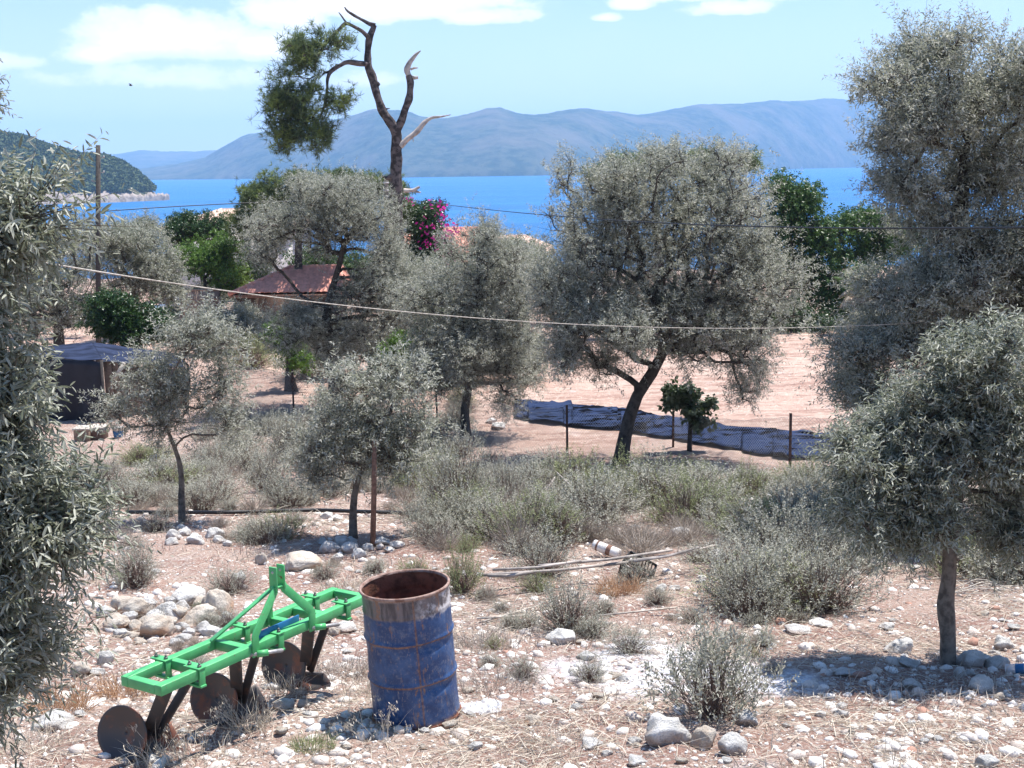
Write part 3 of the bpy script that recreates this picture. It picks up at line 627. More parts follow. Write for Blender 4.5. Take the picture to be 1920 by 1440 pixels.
    make_tree('olive_tree', 'closest olive tree, silvery leafy boughs filling the left edge', 'tree', b, [b-[0, 0, .1], b+[.02, 0, .6], b+[.1, .0, 1.2], b+[.15, 0, 1.8], b+[.18, 0, 2.3]], [.09, .08, .07, .05, .03],
              plobes([(-35, 480, 105, 75), (25, 425, 90, 38, 0, .15), (-75, 560, 100, 90), (-90, 640, 80, 70), (-80, 770, 105, 70), (10, 735, 80, 28, 0, .12), (-40, 880, 120, 75), (0, 985, 170, 90), (-20, 1090, 140, 90), (-30, 1200, 130, 80),
                      (90, 1010, 105, 60, 0, .25), (-10, 1270, 90, 50), (-80, 900, 120, 200), (-100, 490, 105, 80)], Y, .42),
              640, 'olive_near', g, 'bark', 18, .7, None, .07, .0022, expo=2.2, tmpl=LEAF6, dens=1.2, gap=.36)
    b2 = np.array([-3.6, 8.6, 0]); b2[2] = float(gz(b2[0], b2[1]))
    make_tree('olive_tree', 'tall olive tree outside the left edge, only a leafy tip showing against the sky', 'tree', b2, [b2-[0, 0, .1], b2+[0, 0, 1.2], b2+[.05, 0, 2.6], b2+[.1, 0, 3.6]], [.12, .1, .07, .04],
              plobes([(-95, 150, 105, 75), (-170, 260, 110, 90), (-190, 420, 110, 120)], 8.6, .4), 150, 'olive_near', g, 'bark', 19, .6, None, .1, .003, tmpl=LEAF6)
olives()

def limb(mb, pts, Y, radpx, n=10, seed=0):
    P = np.array([at(p[0], p[1], Y + (p[2] if len(p) > 2 else 0)) for p in pts]); k = Y/F
    # smooth the polyline
    c = np.concatenate([[0], np.cumsum(np.linalg.norm(np.diff(P, axis=0), axis=1))]); t = np.linspace(0, c[-1], max(6, len(P)*4))
    Q = np.stack([np.interp(t, c, P[:, i]) for i in range(3)], 1); rr = np.interp(t, c, np.array(radpx)*k)*.86
    for _ in range(2): Q[1:-1] = (Q[:-2]+2*Q[1:-1]+Q[2:])/4
    Q = Q + .18*rr[:, None]*np.stack([vnoise(t*2.2, t*0, seed+i)-.5 for i in range(3)], 1)*2
    trunk_tube(mb, Q, rr*(1+.16*(vnoise(t*3, t*0, seed+7)-.5)*2), n, seed, .10, 1.0)
    return Q
def big_pine():
    Y = 54.0; base = GY(742, Y, 470)
    root = empty('pine_tree', base, 'storm-broken pine tree with twisted bare limbs and one hanging tuft of needles', 'tree', 'pine trees by the houses')
    mb = MB()
    p0 = base - [0, 0, .1]; k = Y/F
    def L(pts, rad, s): return limb(mb, pts, Y, rad, 12, s)
    gpx = 745; L([(gpx+6, 640), (gpx+2, 480), (742, 400), (743, 345), (742, 300), (743, 262), (741, 238)], [19, 15, 14, 13, 12, 12, 13], 1)
    L([(741, 244), (733, 228), (718, 210), (706, 180), (700, 155), (690, 122), (691, 90), (694, 66), (699, 54), (703, 47)], [9.5, 9.5, 9.5, 8.5, 8.5, 7.5, 7.5, 7.5, 6.5, 5], 2)
    L([(703, 49), (692, 45), (680, 38), (664, 30), (650, 20), (646, 13)], [5, 4.2, 3.4, 3, 2.3, 1.2], 3)
    L([(692, 72, -.1), (680, 60, -.4), (665, 50, -.7), (648, 42, -.9), (632, 60, -1), (613, 78, -1.1), (598, 100, -1.2), (588, 128, -1.2)], [5, 4.2, 3.8, 3.6, 3.5, 3.2, 2.5, 1.5], 4)
    L([(648, 42, -.9), (641, 31, -.9), (635, 23, -.9)], [2.2, 1.6, .7], 5)
    L([(690, 120, -.1), (665, 117, -.5), (648, 117, -.8), (630, 126, -1), (617, 136, -1.1), (613, 150, -1.2), (614, 170, -1.2), (610, 195, -1.2), (602, 215, -1.2), (590, 240, -1.2)], [5.5, 5, 4.8, 4.4, 3.8, 3.4, 3.2, 3, 2.5, 1.6], 6)
    L([(617, 135, -1.1), (607, 137, -1.1), (604, 142, -1.1)], [2.5, 2, 1], 7); L([(614, 172, -1.2), (622, 178, -1.2), (630, 182, -1.2)], [1.5, 1.3, .8], 8)
    L([(743, 244), (752, 225), (760, 202), (768, 180), (771, 155), (766, 141)], [9.5, 9, 8.5, 7.5, 7, 6.5], 9)
    L([(700, 158), (707, 157), (711, 160)], [5, 5, 3], 14); L([(716, 204), (727, 204), (731, 203)], [2.4, 1.6, .7], 15); L([(738, 330), (726, 334), (716, 330)], [8, 4, 1.5], 16)
    mb.obj('trunk', M['bark_pine'], root, True, origin=base)
    mb = MB()
    limb(mb, [(766, 144), (762, 132), (769, 116), (779, 102), (789, 95)], Y, [6.5, 6.5, 5.5, 4, 1], 10, 21); limb(mb, [(767, 142), (776, 146), (784, 145)], Y, [4, 3.6, 2.6], 8, 22); limb(mb, [(769, 130), (776, 127), (783, 127)], Y, [3, 2.6, 1.4], 8, 23)
    mb.obj('broken_top', M['deadwood'], root, True, origin=base)
    mb = MB()
    limb(mb, [(750, 274), (765, 259), (782, 249), (790, 238), (796, 229), (808, 221), (825, 219), (845, 215)], Y, [7, 6.5, 6, 5, 4.5, 3.6, 2.4, .8], 10, 24)
    limb(mb, [(774, 256), (775, 266)], Y, [1.6, .6], 6, 25); mb.obj('dead_branch', M['deadwood'], root, True, origin=base); mb = MB(); limb(mb, [(757, 357), (775, 358), (787, 350)], Y, [5, 4.5, 3.2], 8, 26); limb(mb, [(778, 358), (789, 361)], Y, [3, 1.4], 8, 27)
    mb.obj('dead_branch', M['deadwood'], root, True, origin=base)
    r = np.random.default_rng(5)
    lob = plobes([(570, 110, 38, 40), (555, 150, 38, 45), (545, 200, 40, 40), (580, 235, 42, 45), (545, 250, 35, 32), (590, 175, 30, 40), (610, 265, 25, 28), (560, 85, 20, 20), (625, 85, 30, 30, 0, .5), (600, 110, 15, 14), (640, 195, 25, 20, 0, .5), (655, 85, 12, 14),
                  (525, 190, 18, 22), (535, 280, 14, 8)], Y, .85)
    E, D = lobe_points(lob, 300, .7, r, .30); E[:, 1] -= 1.2
    tp, tr, V, Q = skeleton([at(640, 45, Y-.9), at(613, 78, Y-1.1), at(598, 100, Y-1.2), at(590, 140, Y-1.2), at(585, 190, Y-1.2), at(590, 245, Y-1.2)], [.06, .06, .05, .05, .05, .03], E, .25, .010, 0, r)
    mb = MB(); mb.add(V, Q); kk = 10; Pn = np.repeat(E, kk, 0) + r.normal(0, .20, (len(E)*kk, 3)); V2, F2 = strips(np.repeat(E, kk, 0), Pn, .008, r); mb.add(V2, F2)
    mb.obj('branchlets', M['bark_pine'], root, origin=base)
    V1, F1 = needle_tufts(Pn, norm(np.repeat(D, kk, 0) + [0, 0, .5]), r, .26, .011, 12); link('crown', make_mesh('crown', V1-base, F1, M['pine']), root)
    # bushy green pine under it
    for n_, (px, lb, lab, nc) in enumerate([(560, [(560, 345, 70, 28), (640, 340, 55, 22), (480, 375, 35, 45), (460, 420, 38, 35), (610, 370, 60, 30), (520, 385, 60, 35)], 'bushy bright green pine below the hanging tuft of the broken pine', 420),
                                         (735, [(740, 355, 32, 22), (700, 350, 30, 22), (765, 400, 20, 30)], 'small green pine around the foot of the broken pine', 130),
                                         (1240, [(1230, 310, 95, 22), (1320, 305, 60, 14), (1145, 330, 50, 18), (1405, 308, 14, 14)], 'green pine crown just showing behind the top of the big round olive', 260)]):
        Yk = 58.0 - n_; b = GY(px, Yk, 500); c = at(lb[0][0], lb[0][1]+10, Yk)
        make_tree('pine_tree', lab, 'tree', b, [b-[0, 0, .1], b*.6+c*.4, b*.2+c*.8], [.25, .2, .1], plobes(lb, Yk, 1.5), nc, 'pine', 'pine trees by the houses', 'bark_pine', 40+n_, .6, step=.4, rtip=.012, dens=1.3)
big_pine()

def broadleaves():
    g = 'leafy green trees'
    for k, (px, Y, lb, st, lab, nc) in enumerate([
        (1500, 60, [(1470, 350, 38, 26), (1510, 370, 40, 30), (1480, 410, 60, 50), (1540, 440, 60, 45), (1500, 500, 70, 60), (1560, 540, 60, 60), (1440, 460, 30, 40), (1600, 425, 40, 25), (1480, 590, 50, 40)], 'green', 'dark green feathery tree directly right of the big round olive', 620),
        (1640, 61, [(1610, 410, 45, 22), (1650, 420, 45, 25), (1640, 470, 50, 45), (1700, 450, 50, 40), (1600, 600, 50, 50), (1580, 480, 22, 20)], 'green', 'green feathery tree behind the fan palm', 420),
        (1530, 57, [(1500, 600, 60, 42), (1440, 615, 60, 35), (1340, 610, 70, 30), (1560, 610, 50, 35)], 'citrus', 'dark dense hedge shrub along the far end of the bare field', 420),
        (400, 62, [(360, 430, 55, 32), (330, 440, 25, 28), (410, 430, 30, 28), (352, 408, 8, 14), (322, 412, 6, 10), (385, 404, 6, 10)], 'citrus', 'dark mulberry tree with upright shoots, before the pale tiled roof', 330),
        (395, 59, [(380, 490, 55, 35), (420, 470, 45, 35), (345, 480, 35, 25), (430, 520, 40, 30)], 'lime', 'bright green bush below the dark mulberry tree', 480),
        (225, 40, [(235, 600, 72, 45), (205, 570, 45, 25), (290, 610, 50, 35), (250, 630, 70, 22)], 'citrus', 'round dark orange tree behind the netted shed', 420),
        (765, 39, [(768, 645, 36, 24), (800, 600, 18, 20), (740, 660, 25, 16)], 'lime', 'small lime green shrub glowing between the grey olives', 110),
        (545, 40, [(540, 640, 34, 30), (520, 620, 20, 20), (560, 670, 24, 20)], 'lime', 'small bright green shrub left of the tall grey olive trunk', 110),
        (800, 56, [(795, 430, 42, 45), (775, 480, 35, 30), (825, 470, 25, 35), (810, 395, 30, 22), (825, 500, 25, 15)], 'citrus', 'dark climbing bougainvillea hung with magenta flowers, left of the red tiled roof', 520),
        (640, 64, [(600, 500, 60, 40), (680, 510, 60, 45), (740, 530, 50, 35)], 'green', 'green garden shrubbery behind the small outbuilding', 330),
        (450, 66, [(430, 520, 50, 45), (390, 560, 60, 25), (480, 500, 30, 30)], 'citrus', 'dark ivy-like shrub behind the garden wall', 330),
        (975, 66, [(960, 470, 38, 18), (1000, 490, 35, 22), (900, 490, 30, 20)], 'green', 'low green shrub in front of the brown ridge roof', 140)]):
        b = GY(px, Y, 560); c = at(lb[0][0], lb[0][1], Y)
        t_ = make_tree('bougainvillea' if k == 8 else ('shrub' if k in (2, 4, 6, 7, 9, 10, 11) else 'broadleaf_tree'), lab, 'shrub' if k in (2, 4, 6, 7, 8, 9, 10, 11) else 'tree', b,
                  [b-[0, 0, .1], b*.7+c*.3, b*.3+c*.7], [.16, .13, .07], plobes(lb, Y, 1.7 if Y > 45 else 1.0), nc, st, g if k < 5 else 'garden shrubs', 'bark_dark', 50+k, .55, step=.4, rtip=.01)
        if k == 8:
            r = np.random.default_rng(3); cl = [(812, 382), (770, 377), (832, 415), (838, 425), (828, 405), (842, 440), (800, 452), (815, 462), (835, 450), (835, 478), (808, 430), (790, 420), (845, 430), (855, 428), (833, 490), (819, 447), (846, 470), (828, 397)]
            O = np.concatenate([at(x, y, Y-1.5)[None] + r.normal(0, .17, (11, 3)) for x, y in cl]); X = rand_unit(len(O), r)*.085; Yv = norm(np.cross(X, rand_unit(len(O), r)))*.075
            V, Fq = stamp([(-1, 0, 0), (0, -.8, 0), (1, 0, 0), (0, .8, 0)], [[0, 1, 2, 3]], O, X, Yv, X*0); link('flowers', make_mesh('flowers', V-b, Fq, M['magenta']), t_)
    # fig shoot beside the fence post
    Y = float(G(1293, 845)[1]); b = GY(1293, Y, 845)
    make_tree('fig_tree', 'small broad-leaved fig tree beside a fence post in front of the dark net', 'tree', b, ptrunk([(1293, 848), (1294, 815), (1296, 780), (1300, 750)], Y), [.05, .045, .035, .02],
              plobes([(1300, 765, 36, 22), (1265, 735, 25, 25), (1310, 790, 28, 18), (1250, 755, 16, 14), (1330, 760, 20, 15), (1290, 735, 22, 12)], Y, .35), 90, 'fig', None, 'bark_dark', 70, .6, step=.15, rtip=.006)
    # bare dead sapling in front of the field
    Y = 24.0; b = GY(1143, Y, 890); r = np.random.default_rng(8)
    # fan palm
    Y = 55.0; b = GY(1614, Y, 600); top = at(1612, 535, Y); rt = empty('fan_palm', b, 'small fan palm with dry skirt, among green trees at right', 'palm')
    mb = MB(); mb.tube([b-[0, 0, .1], b*.5+top*.5, top], [.26, .24, .22], 12); mb.obj('trunk', M['bark_dark'], rt, True, origin=b)
    def fans(n, up, m_, nm, droop, s):
        r = np.random.default_rng(s); mb = MB()
        for i in range(n):
            a = i*2.4; e = r.uniform(*up); d = np.array([math.cos(a)*math.cos(e), math.sin(a)*math.cos(e), math.sin(e)]); c = top + d*r.uniform(.5, .75)
            mb.tube([top-[0, 0, .05], c], .018, 4); sd = norm(np.cross(d, [0, 0, 1])); 
            for j in range(17):
                t = (j-8)/8*1.75; dd = norm(d*math.cos(t)+sd*math.sin(t) - np.array([0, 0, droop])); w = norm(np.cross(dd, [0, 0, 1]))*.035; l = .62*(1-.25*abs(t)/1.7)
                mb.add([c, c+dd*l*.5-w, c+dd*l-[0, 0, droop*.25], c+dd*l*.5+w], np.array([[0, 1, 2, 3]]))
        mb.obj(nm, m_, rt, origin=b)
    fans(14, (.15, 1.3), M['palm'], 'fronds', .12, 1); fans(8, (-.9, -.2), M['straw'], 'dry_fronds', .4, 2)
broadleaves()

# ------------------------------------------------------------------ made things
M['green_paint'] = solid('green_paint', (.10, .47, .17), .34, .12, 12, .55, bmp=.06, c2=(.085, .40, .14), lo=.5, hi=.75)
M['blue_paint'] = solid('blue_paint', (.02, .16, .38), .45, .3, 10, .5)
M['dark_steel'] = solid('dark_steel', (.030, .028, .030), .55, .5, 9, .5, c2=(.11, .055, .04), lo=.5, hi=.7)
M['disc_steel'] = solid('disc_steel', (.075, .065, .065), .42, .4, 7, .5, metal=.3, c2=(.20, .08, .05), lo=.48, hi=.62)
M['bolt'] = solid('bolt_steel', (.20, .22, .19), .5, .4, 60, .5, metal=.5)
M['pin'] = solid('pin_steel', (.50, .48, .47), .45, .3, 40, .5, metal=.4)
def paint_mat():
    m, t, b = mat('worn_green_paint'); oc = obj_coord(t); n = t.noise(26, 8, .72, oc); n2 = t.noise(5, 5, .6, oc)
    col = t.mix(t.ramp(n2, .35, .65), (.10, .47, .17), (.075, .37, .13)); col = t.mix(t.math('MULTIPLY', t.ramp(n, .55, .75), .35), col, (.30, .42, .26))
    chip = t.ramp(n, .635, .655); col = t.mix(chip, col, (.17, .085, .05)); t.l.new(col, b.inputs['Base Color']); t.put(b.inputs['Roughness'], t.ramp(n, .4, .7, .32, .6)); bump(t, b, n, .12, .005); return m
M['green_paint'] = paint_mat()
def drum_mat():
    m, t, b = mat('drum_paint'); oc = obj_coord(t); sp = t.node('ShaderNodeSeparateXYZ'); t.l.new(oc, sp.inputs[0]); x, y, z = sp.outputs
    n = t.noise(9, 8, .68, oc); n2 = t.noise(34, 6, .7, oc)
    mp = t.node('ShaderNodeMapping'); mp.inputs['Scale'].default_value = (9, 9, 1.6); t.l.new(oc, mp.inputs[0]); st = t.noise(1.6, 7, .65, mp.outputs[0])
    blue = t.mix(t.ramp(n, .4, .65), (.016, .050, .150), (.038, .095, .235)); blue = t.mix(t.math('MULTIPLY', t.ramp(n2, .50, .68), .6), blue, (.17, .19, .25))
    rust = t.mix(t.ramp(n2, .4, .6), (.16, .075, .045), (.30, .17, .11))
    top = t.ramp(t.math('ADD', z, t.math('MULTIPLY', t.math('SUBTRACT', n, .5), .10)), .725, .75)
    pale = t.mix(t.ramp(st, .40, .60), (.065, .055, .06), (.19, .16, .16)); pale = t.mix(t.math('MULTIPLY', t.ramp(x, .02, .2), t.ramp(n, .42, .56)), pale, (.58, .55, .55)); col = t.mix(top, blue, pale)
    col = t.mix(t.math('MULTIPLY', t.ramp(z, .85, .865), .8), col, t.mix(t.ramp(n2, .4, .6), (.36, .28, .26), (.20, .13, .11)))
    col = t.mix(t.math('MULTIPLY', t.ramp(t.noise(13, 6, .7, mp.outputs[0]), .60, .66), t.ramp(z, .72, .6)), col, (.30, .24, .22))
    def near(c, w): return t.ramp(t.math('ABSOLUTE', t.math('SUBTRACT', z, c)), w*.3, w, 1, 0)
    r = t.math('MAXIMUM', t.math('MAXIMUM', near(.292, .012), near(.567, .012)), t.math('MAXIMUM', near(.0, .05), near(.88, .012)))
    r = t.math('MULTIPLY', r, t.ramp(n2, .3, .55, .35, 1))
    ang = t.math('ARCTAN2', y, x); seam = t.ramp(t.math('ABSOLUTE', t.math('SUBTRACT', ang, -1.32)), .008, .035, 1, 0)
    r = t.math('MAXIMUM', r, t.math('MULTIPLY', seam, .8)); r = t.math('MAXIMUM', r, t.math('MULTIPLY', t.ramp(st, .565, .62), t.ramp(n2, .44, .55)))
    col = t.mix(t.math('MULTIPLY', r, .9, clamp=True), col, rust)
    t.l.new(col, b.inputs['Base Color']); t.put(b.inputs['Roughness'], t.ramp(r, 0, 1, .42, .85)); b.inputs['Specular IOR Level'].default_value = .45
    bump(t, b, t.math('ADD', n, t.math('MULTIPLY', n2, .5)), .35, .01); return m
M['rust'] = solid('rust', (.24, .095, .06), .9, .5, 11, .2, bmp=.5, c2=(.10, .045, .03))
M['rim'] = solid('worn_rim', (.36, .25, .21), .8, .4, 20, .3, bmp=.3, c2=(.20, .11, .085))
def drum():
    g = G(782, 1340); c = g.copy(); c[2] += .01
    rt = empty('oil_drum', c, 'open rusty blue steel drum standing beside the green plough', 'drum'); lean = R(3.6); rt.rotation_euler = (R(1.5), -lean, 0)
    n = 96; zs = np.concatenate([np.linspace(0, .88, 90)]); prof = np.full(len(zs), .281)
    for zc, h in ((.30, .012), (.575, .012), (.755, .004)): prof += h*np.exp(-((zs-zc)/.012)**2)
    a = np.arange(n)*2*math.pi/n; A, Z = np.meshgrid(a, zs); Rr = prof[:, None] + 0*A
    Rr -= .026*np.exp(-((A-(-1.0 % (2*math.pi)))/.42)**2)*(np.exp(-((Z-.545)/.035)**2) + np.exp(-((Z-.265)/.035)**2))
    Rr += .006*(vnoise(np.cos(A)*2+9, np.sin(A)*2+Z*5+9, 3)-.5) + .004*(vnoise(np.cos(A)*6+9, np.sin(A)*6+Z*14+9, 4)-.5)
    V = np.stack([Rr*np.cos(A), Rr*np.sin(A), Z], -1).reshape(-1, 3); Vi = V.copy(); Vi[:, :2] *= .985
    i = np.arange(len(V)).reshape(A.shape); j = np.roll(i, -1, 1); q = np.stack([i[:-1], j[:-1], j[1:], i[1:]], -1).reshape(-1, 4)
    link('body', make_mesh('body', V, q, drum_mat(), True), rt)
    link('inner_wall', make_mesh('inner_wall', Vi, q[:, ::-1], M['rust'], True), rt)
    mb = MB(); mb.lathe([(.276, .868), (.288, .868), (.2925, .875), (.2915, .886), (.284, .890), (.277, .886), (.274, .872)], n=96); mb.obj('rim', M['rim'], rt, True)
    mb = MB(); mb.lathe([(.283, .0), (.291, .003), (.2925, .012), (.289, .020), (.2825, .02)], n=96); mb.obj('bottom_rim', M['rust'], rt, True)
    mb = MB(); mb.lathe([(.001, .02), (.278, .022)], n=48); mb.obj('floor_plate', M['rust'], rt)
drum()
def plough():
    zt = 17.09
    A = onz(226, 1267, zt); C_ = onz(622.6, 1100, zt); e1 = norm(C_-A); Lg = np.linalg.norm(C_-A); e2 = np.array([e1[1], -e1[0], 0]); W = .335; up = np.array([0, 0, 1.])
    base = A + e1*Lg/2 + e2*W/2; base[2] = float(gz(base[0], base[1]))
    rt = empty('disc_plough', base, 'bright green three-bottom tractor plough standing in dry grass', 'plough')
    bw, bh = .058, .062; g = M['green_paint']
    def Pt(s, w, dz=0): return A + e1*s + e2*w + up*dz
    def S(px, py, w):      # distance along the beam for an image point
        p = onz(px, py, zt)-A; return float(p@e1)
    zb = -bh/2
    mb = MB(); mb.beam(Pt(0, bw/2, zb), Pt(Lg, bw/2, zb), bw, bh); mb.beam(Pt(0, W-bw/2, zb), Pt(Lg, W-bw/2, zb), bw, bh)
    s1 = S(392, 1203, 0); s2 = S(515, 1160, 0)
    cross = [bw/2, s1+.06, s2+.03, S(594, 1142, W)-.03, Lg-bw/2, .36]
    for k, s in enumerate(cross):
        if k == 5: mb.beam(Pt(s, bw+.001, zb-.001), Pt(s, W-bw-.001, zb-.001), bw*.9, bh-.004)
        else: mb.beam(Pt(s, bw+.001, zb-.001), Pt(s, W-bw-.001, zb-.001), bw, bh-.004)
    mb.obj('frame', g, rt, bevel=.004, origin=base)
    # hitch tower of bent flat bars
    sa, sb = S(458.6, 1205, W), S(574, 1160, W); sm = (sa+sb)/2; hA = .30
    def strap(name, pts, w, th, nrm, m=g):
        pts = [np.asarray(p, float) for p in pts]; mb = MB(); V = []
        for i, p in enumerate(pts):
            t_ = norm(pts[min(i+1, len(pts)-1)]-pts[max(i-1, 0)]); wd = norm(np.cross(t_, nrm)); nn = norm(np.cross(wd, t_))
            V += [p-wd*w/2-nn*th/2, p+wd*w/2-nn*th/2, p+wd*w/2+nn*th/2, p-wd*w/2+nn*th/2]
        F = []
        for i in range(len(pts)-1):
            for j in range(4): F.append([i*4+j, i*4+(j+1) % 4, i*4+4+(j+1) % 4, i*4+4+j])
        n = len(pts)*4; F += [[3, 2, 1, 0], [n-4, n-3, n-2, n-1]]
        mb.add(V, np.array(F)); return mb.obj(name, m, rt, bevel=.002, origin=base)
    apex = Pt(sm, W-.03, hA); wf = W+.008
    strap('mast_leg', [Pt(sa, wf, -.075), Pt(sa, wf, .055), Pt(sa+.015, wf-.003, .075), Pt(sm-.045, W-.02, hA-.02), Pt(sm-.035, W-.03, hA+.01)], .058, .012, e2)
    strap('mast_leg', [Pt(sb, wf, -.075), Pt(sb, wf, .055), Pt(sb-.015, wf-.003, .075), Pt(sm+.045, W-.02, hA-.02), Pt(sm+.035, W-.03, hA+.01)], .058, .012, e2)
    for ds in (-.036, .036):
        p0 = Pt(sm+ds, W-.035, hA-.03); p1 = p0 + up*.165
        mb = MB(); mb.beam(p0, p1, .012, .062, up=e2)
        mb.obj('mast_plate', g, rt, bevel=.002, origin=base)
        mb = MB(); c = p0 + up*.13; mb.tube([c-e1*.0068, c+e1*.0068], .010, 14); mb.obj('pin_hole', M['straw'] if False else M['pin'], rt, origin=base)
    strap('brace', [Pt(sm-.02, W-.06, hA-.01), Pt(s1+.01, bw/2+.02, .004)], .05, .011, up)
    strap('brace', [Pt(sm+.015, W-.07, hA-.02), Pt(s2, bw+.012, .06), Pt(s2, bw+.008, -.06)], .05, .011, e2)
    mb = MB(); mb.beam(Pt(sm-.05, W-.035, hA+.0), Pt(sm+.05, W-.035, hA+.0), .05, .008); mb.obj('mast_cross_plate', g, rt, bevel=.002, origin=base)
    mb = MB(); mb.beam(Pt(sa+.05, W-bw-.006, .012), Pt(sb-.05, W-bw-.006, .012), .010, .055, up); mb.obj('blue_bar', M['blue_paint'], rt, bevel=.002, origin=base)
    for s in (sa+.015, sb+.03):
        p = Pt(s, W+.03, -.055); d = norm(e1*.75 + e2*.55)
        mb = MB(); mb.tube([p-d*.02, p+d*.05], .021, 16); h = mb.obj('hitch_collar', g, rt, True, origin=base)
        mb = MB(); mb.tube([p-d*.075, p+d*.14], .0125, 14); mb.tube([p+d*.138, p+d*.146], .009, 12); mb.obj('hitch_pin', M['pin'], rt, True, origin=base)
        mb = MB(); mb.beam(Pt(s, W-.02, -.065), p, .05, .012); mb.obj('hitch_lug', g, rt, bevel=.002, origin=base)
    # clamps: plate with two bolts on top, bracket below
    for (bx, by, fx, fy) in ((302, 1236, 363, 1251), (449, 1173, 519, 1187), (581.6, 1118, 634, 1129)):
        for px, py, w in ((bx, by, bw/2), (fx, fy, W-bw/2)):
            s = S(px, py, w); mb = MB(); wn = -.05 if w < .1 else -.075
            mb.beam(Pt(s, w-.085, .0055), Pt(s, w+.045, .0055), .062, .009); o = mb.obj('clamp_plate', g, rt, bevel=.0015, origin=base)
            for dw in (-.062, .020):
                mb = MB(); c = Pt(s, w+dw, .010); mb.tube([c, c+up*.012], .013, 6); mb.tube([c+up*.012, c+up*.026], .0065, 8); b_ = mb.obj('bolt', M['bolt'], o, origin=base)
                b_.matrix_parent_inverse = Matrix()
            for dw in (-.050, .0365):
                mb = MB(); mb.beam(Pt(s, w+dw, .001), Pt(s, w+dw, -.105), .045, .012, up=e2); mb.obj('clamp_strap', g, rt, bevel=.0015, origin=base)
            mb = MB(); mb.beam(Pt(s, w-.06, -.105), Pt(s, w+.05, -.105), .045, .014); mb.obj('clamp_foot', g, rt, bevel=.0015, origin=base)
    def dish(name, c, nrm, r, depth, m, sx=1.0, n=40, tilt=0):
        nrm = norm(nrm); sd = norm(np.cross(nrm, up)); uu = np.cross(sd, nrm); V = []; K = 10
        for k in range(K+1):
            rr = r*k/K; h = depth*(1-(k/K)**2)
            for j in range(n): a = 2*math.pi*j/n; V.append(c + sd*rr*sx*math.cos(a) + uu*rr*math.sin(a) - nrm*h)
        V = np.array(V); j = np.arange(n); q = np.concatenate([np.stack([k*n+j, k*n+(j+1) % n, (k+1)*n+(j+1) % n, (k+1)*n+j], 1) for k in range(K)])
        mb = MB(); mb.add(V, q); o = mb.obj(name, m, rt, True, origin=base); sf = o.modifiers.new('thick', 'SOLIDIFY'); sf.thickness = .007; return o
    for (dx, dy, sx_, sy_, tx, ty) in ((228, 1377, 312, 1290, 305, 1392), (400, 1312, 462, 1240, 462, 1325), (531, 1249, 592, 1175, 590, 1272)):
        gd = G(dx, dy+46); zc = gd[2]+.150; c = onz(dx, dy, zc); c2 = onz(tx, ty, float(gz(c[0], c[1]))+.10)
        top = onz(sx_, sy_, zt-bh); w_ = float((top-A)@e2); s_ = float((top-A)@e1); top = Pt(s_, np.clip(w_, .08, W-.06), -bh)
        dish('disc', c, (-.30, -.93, .22), .172, .05, M['disc_steel'])
        rel = [(87, -32), (107, 3), (119, 29), (121, 55), (72, 62), (34, 48), (20, 10)] if sx_ < 400 else ([(80, -30), (98, 0), (106, 24), (104, 46), (64, 52), (30, 42), (18, 5)] if sx_ < 500 else [(54, 10), (77, 12), (90, 32), (86, 50), (48, 52), (26, 40), (16, 10)])
        Yd = c[1]+.05; ring = [at(dx+a, dy+b_, Yd + .05*(a-20)/100 - .10*max(0, b_)/60) for a, b_ in rel]; ctr = np.mean(ring, 0) + [0, .035, 0]
        mb = MB(); m2 = [(p+ctr)/2 + np.array([0, .012, 0]) for p in ring]; n7 = len(ring); mb.add(ring+m2+[ctr], [np.array([[i, (i+1) % n7, n7+(i+1) % n7, n7+i] for i in range(n7)]), np.array([[n7+i, n7+(i+1) % n7, 2*n7] for i in range(n7)])])
        o = mb.obj('tail_blade', M['disc_steel'], rt, True, origin=base); sf = o.modifiers.new('thick', 'SOLIDIFY'); sf.thickness = .008
        foot = c + np.array([.14, .06, .01]); knee = (c+c2)/2 + np.array([.04, .05, .02])
        mb = MB(); mb.beam(top, knee + up*.02, .022, .085, up=e2); mb.obj('shank', M['dark_steel'], rt, bevel=.004, origin=base)
        mb = MB(); mb.beam(top+e1*.20-up*.0, knee+np.array([.03, 0, -.03]), .020, .055, up=e2); mb.obj('strut', M['dark_steel'], rt, bevel=.003, origin=base)
        mb = MB(); mb.beam(knee+np.array([-.02, .02, .03]), c+np.array([.02, .11, 0]), .05, .05); mb.tube([c+np.array([.02, .13, 0]), c+np.array([.012, .058, .0])], .035, 14); mb.obj('hub', M['dark_steel'], rt, origin=base)
plough()

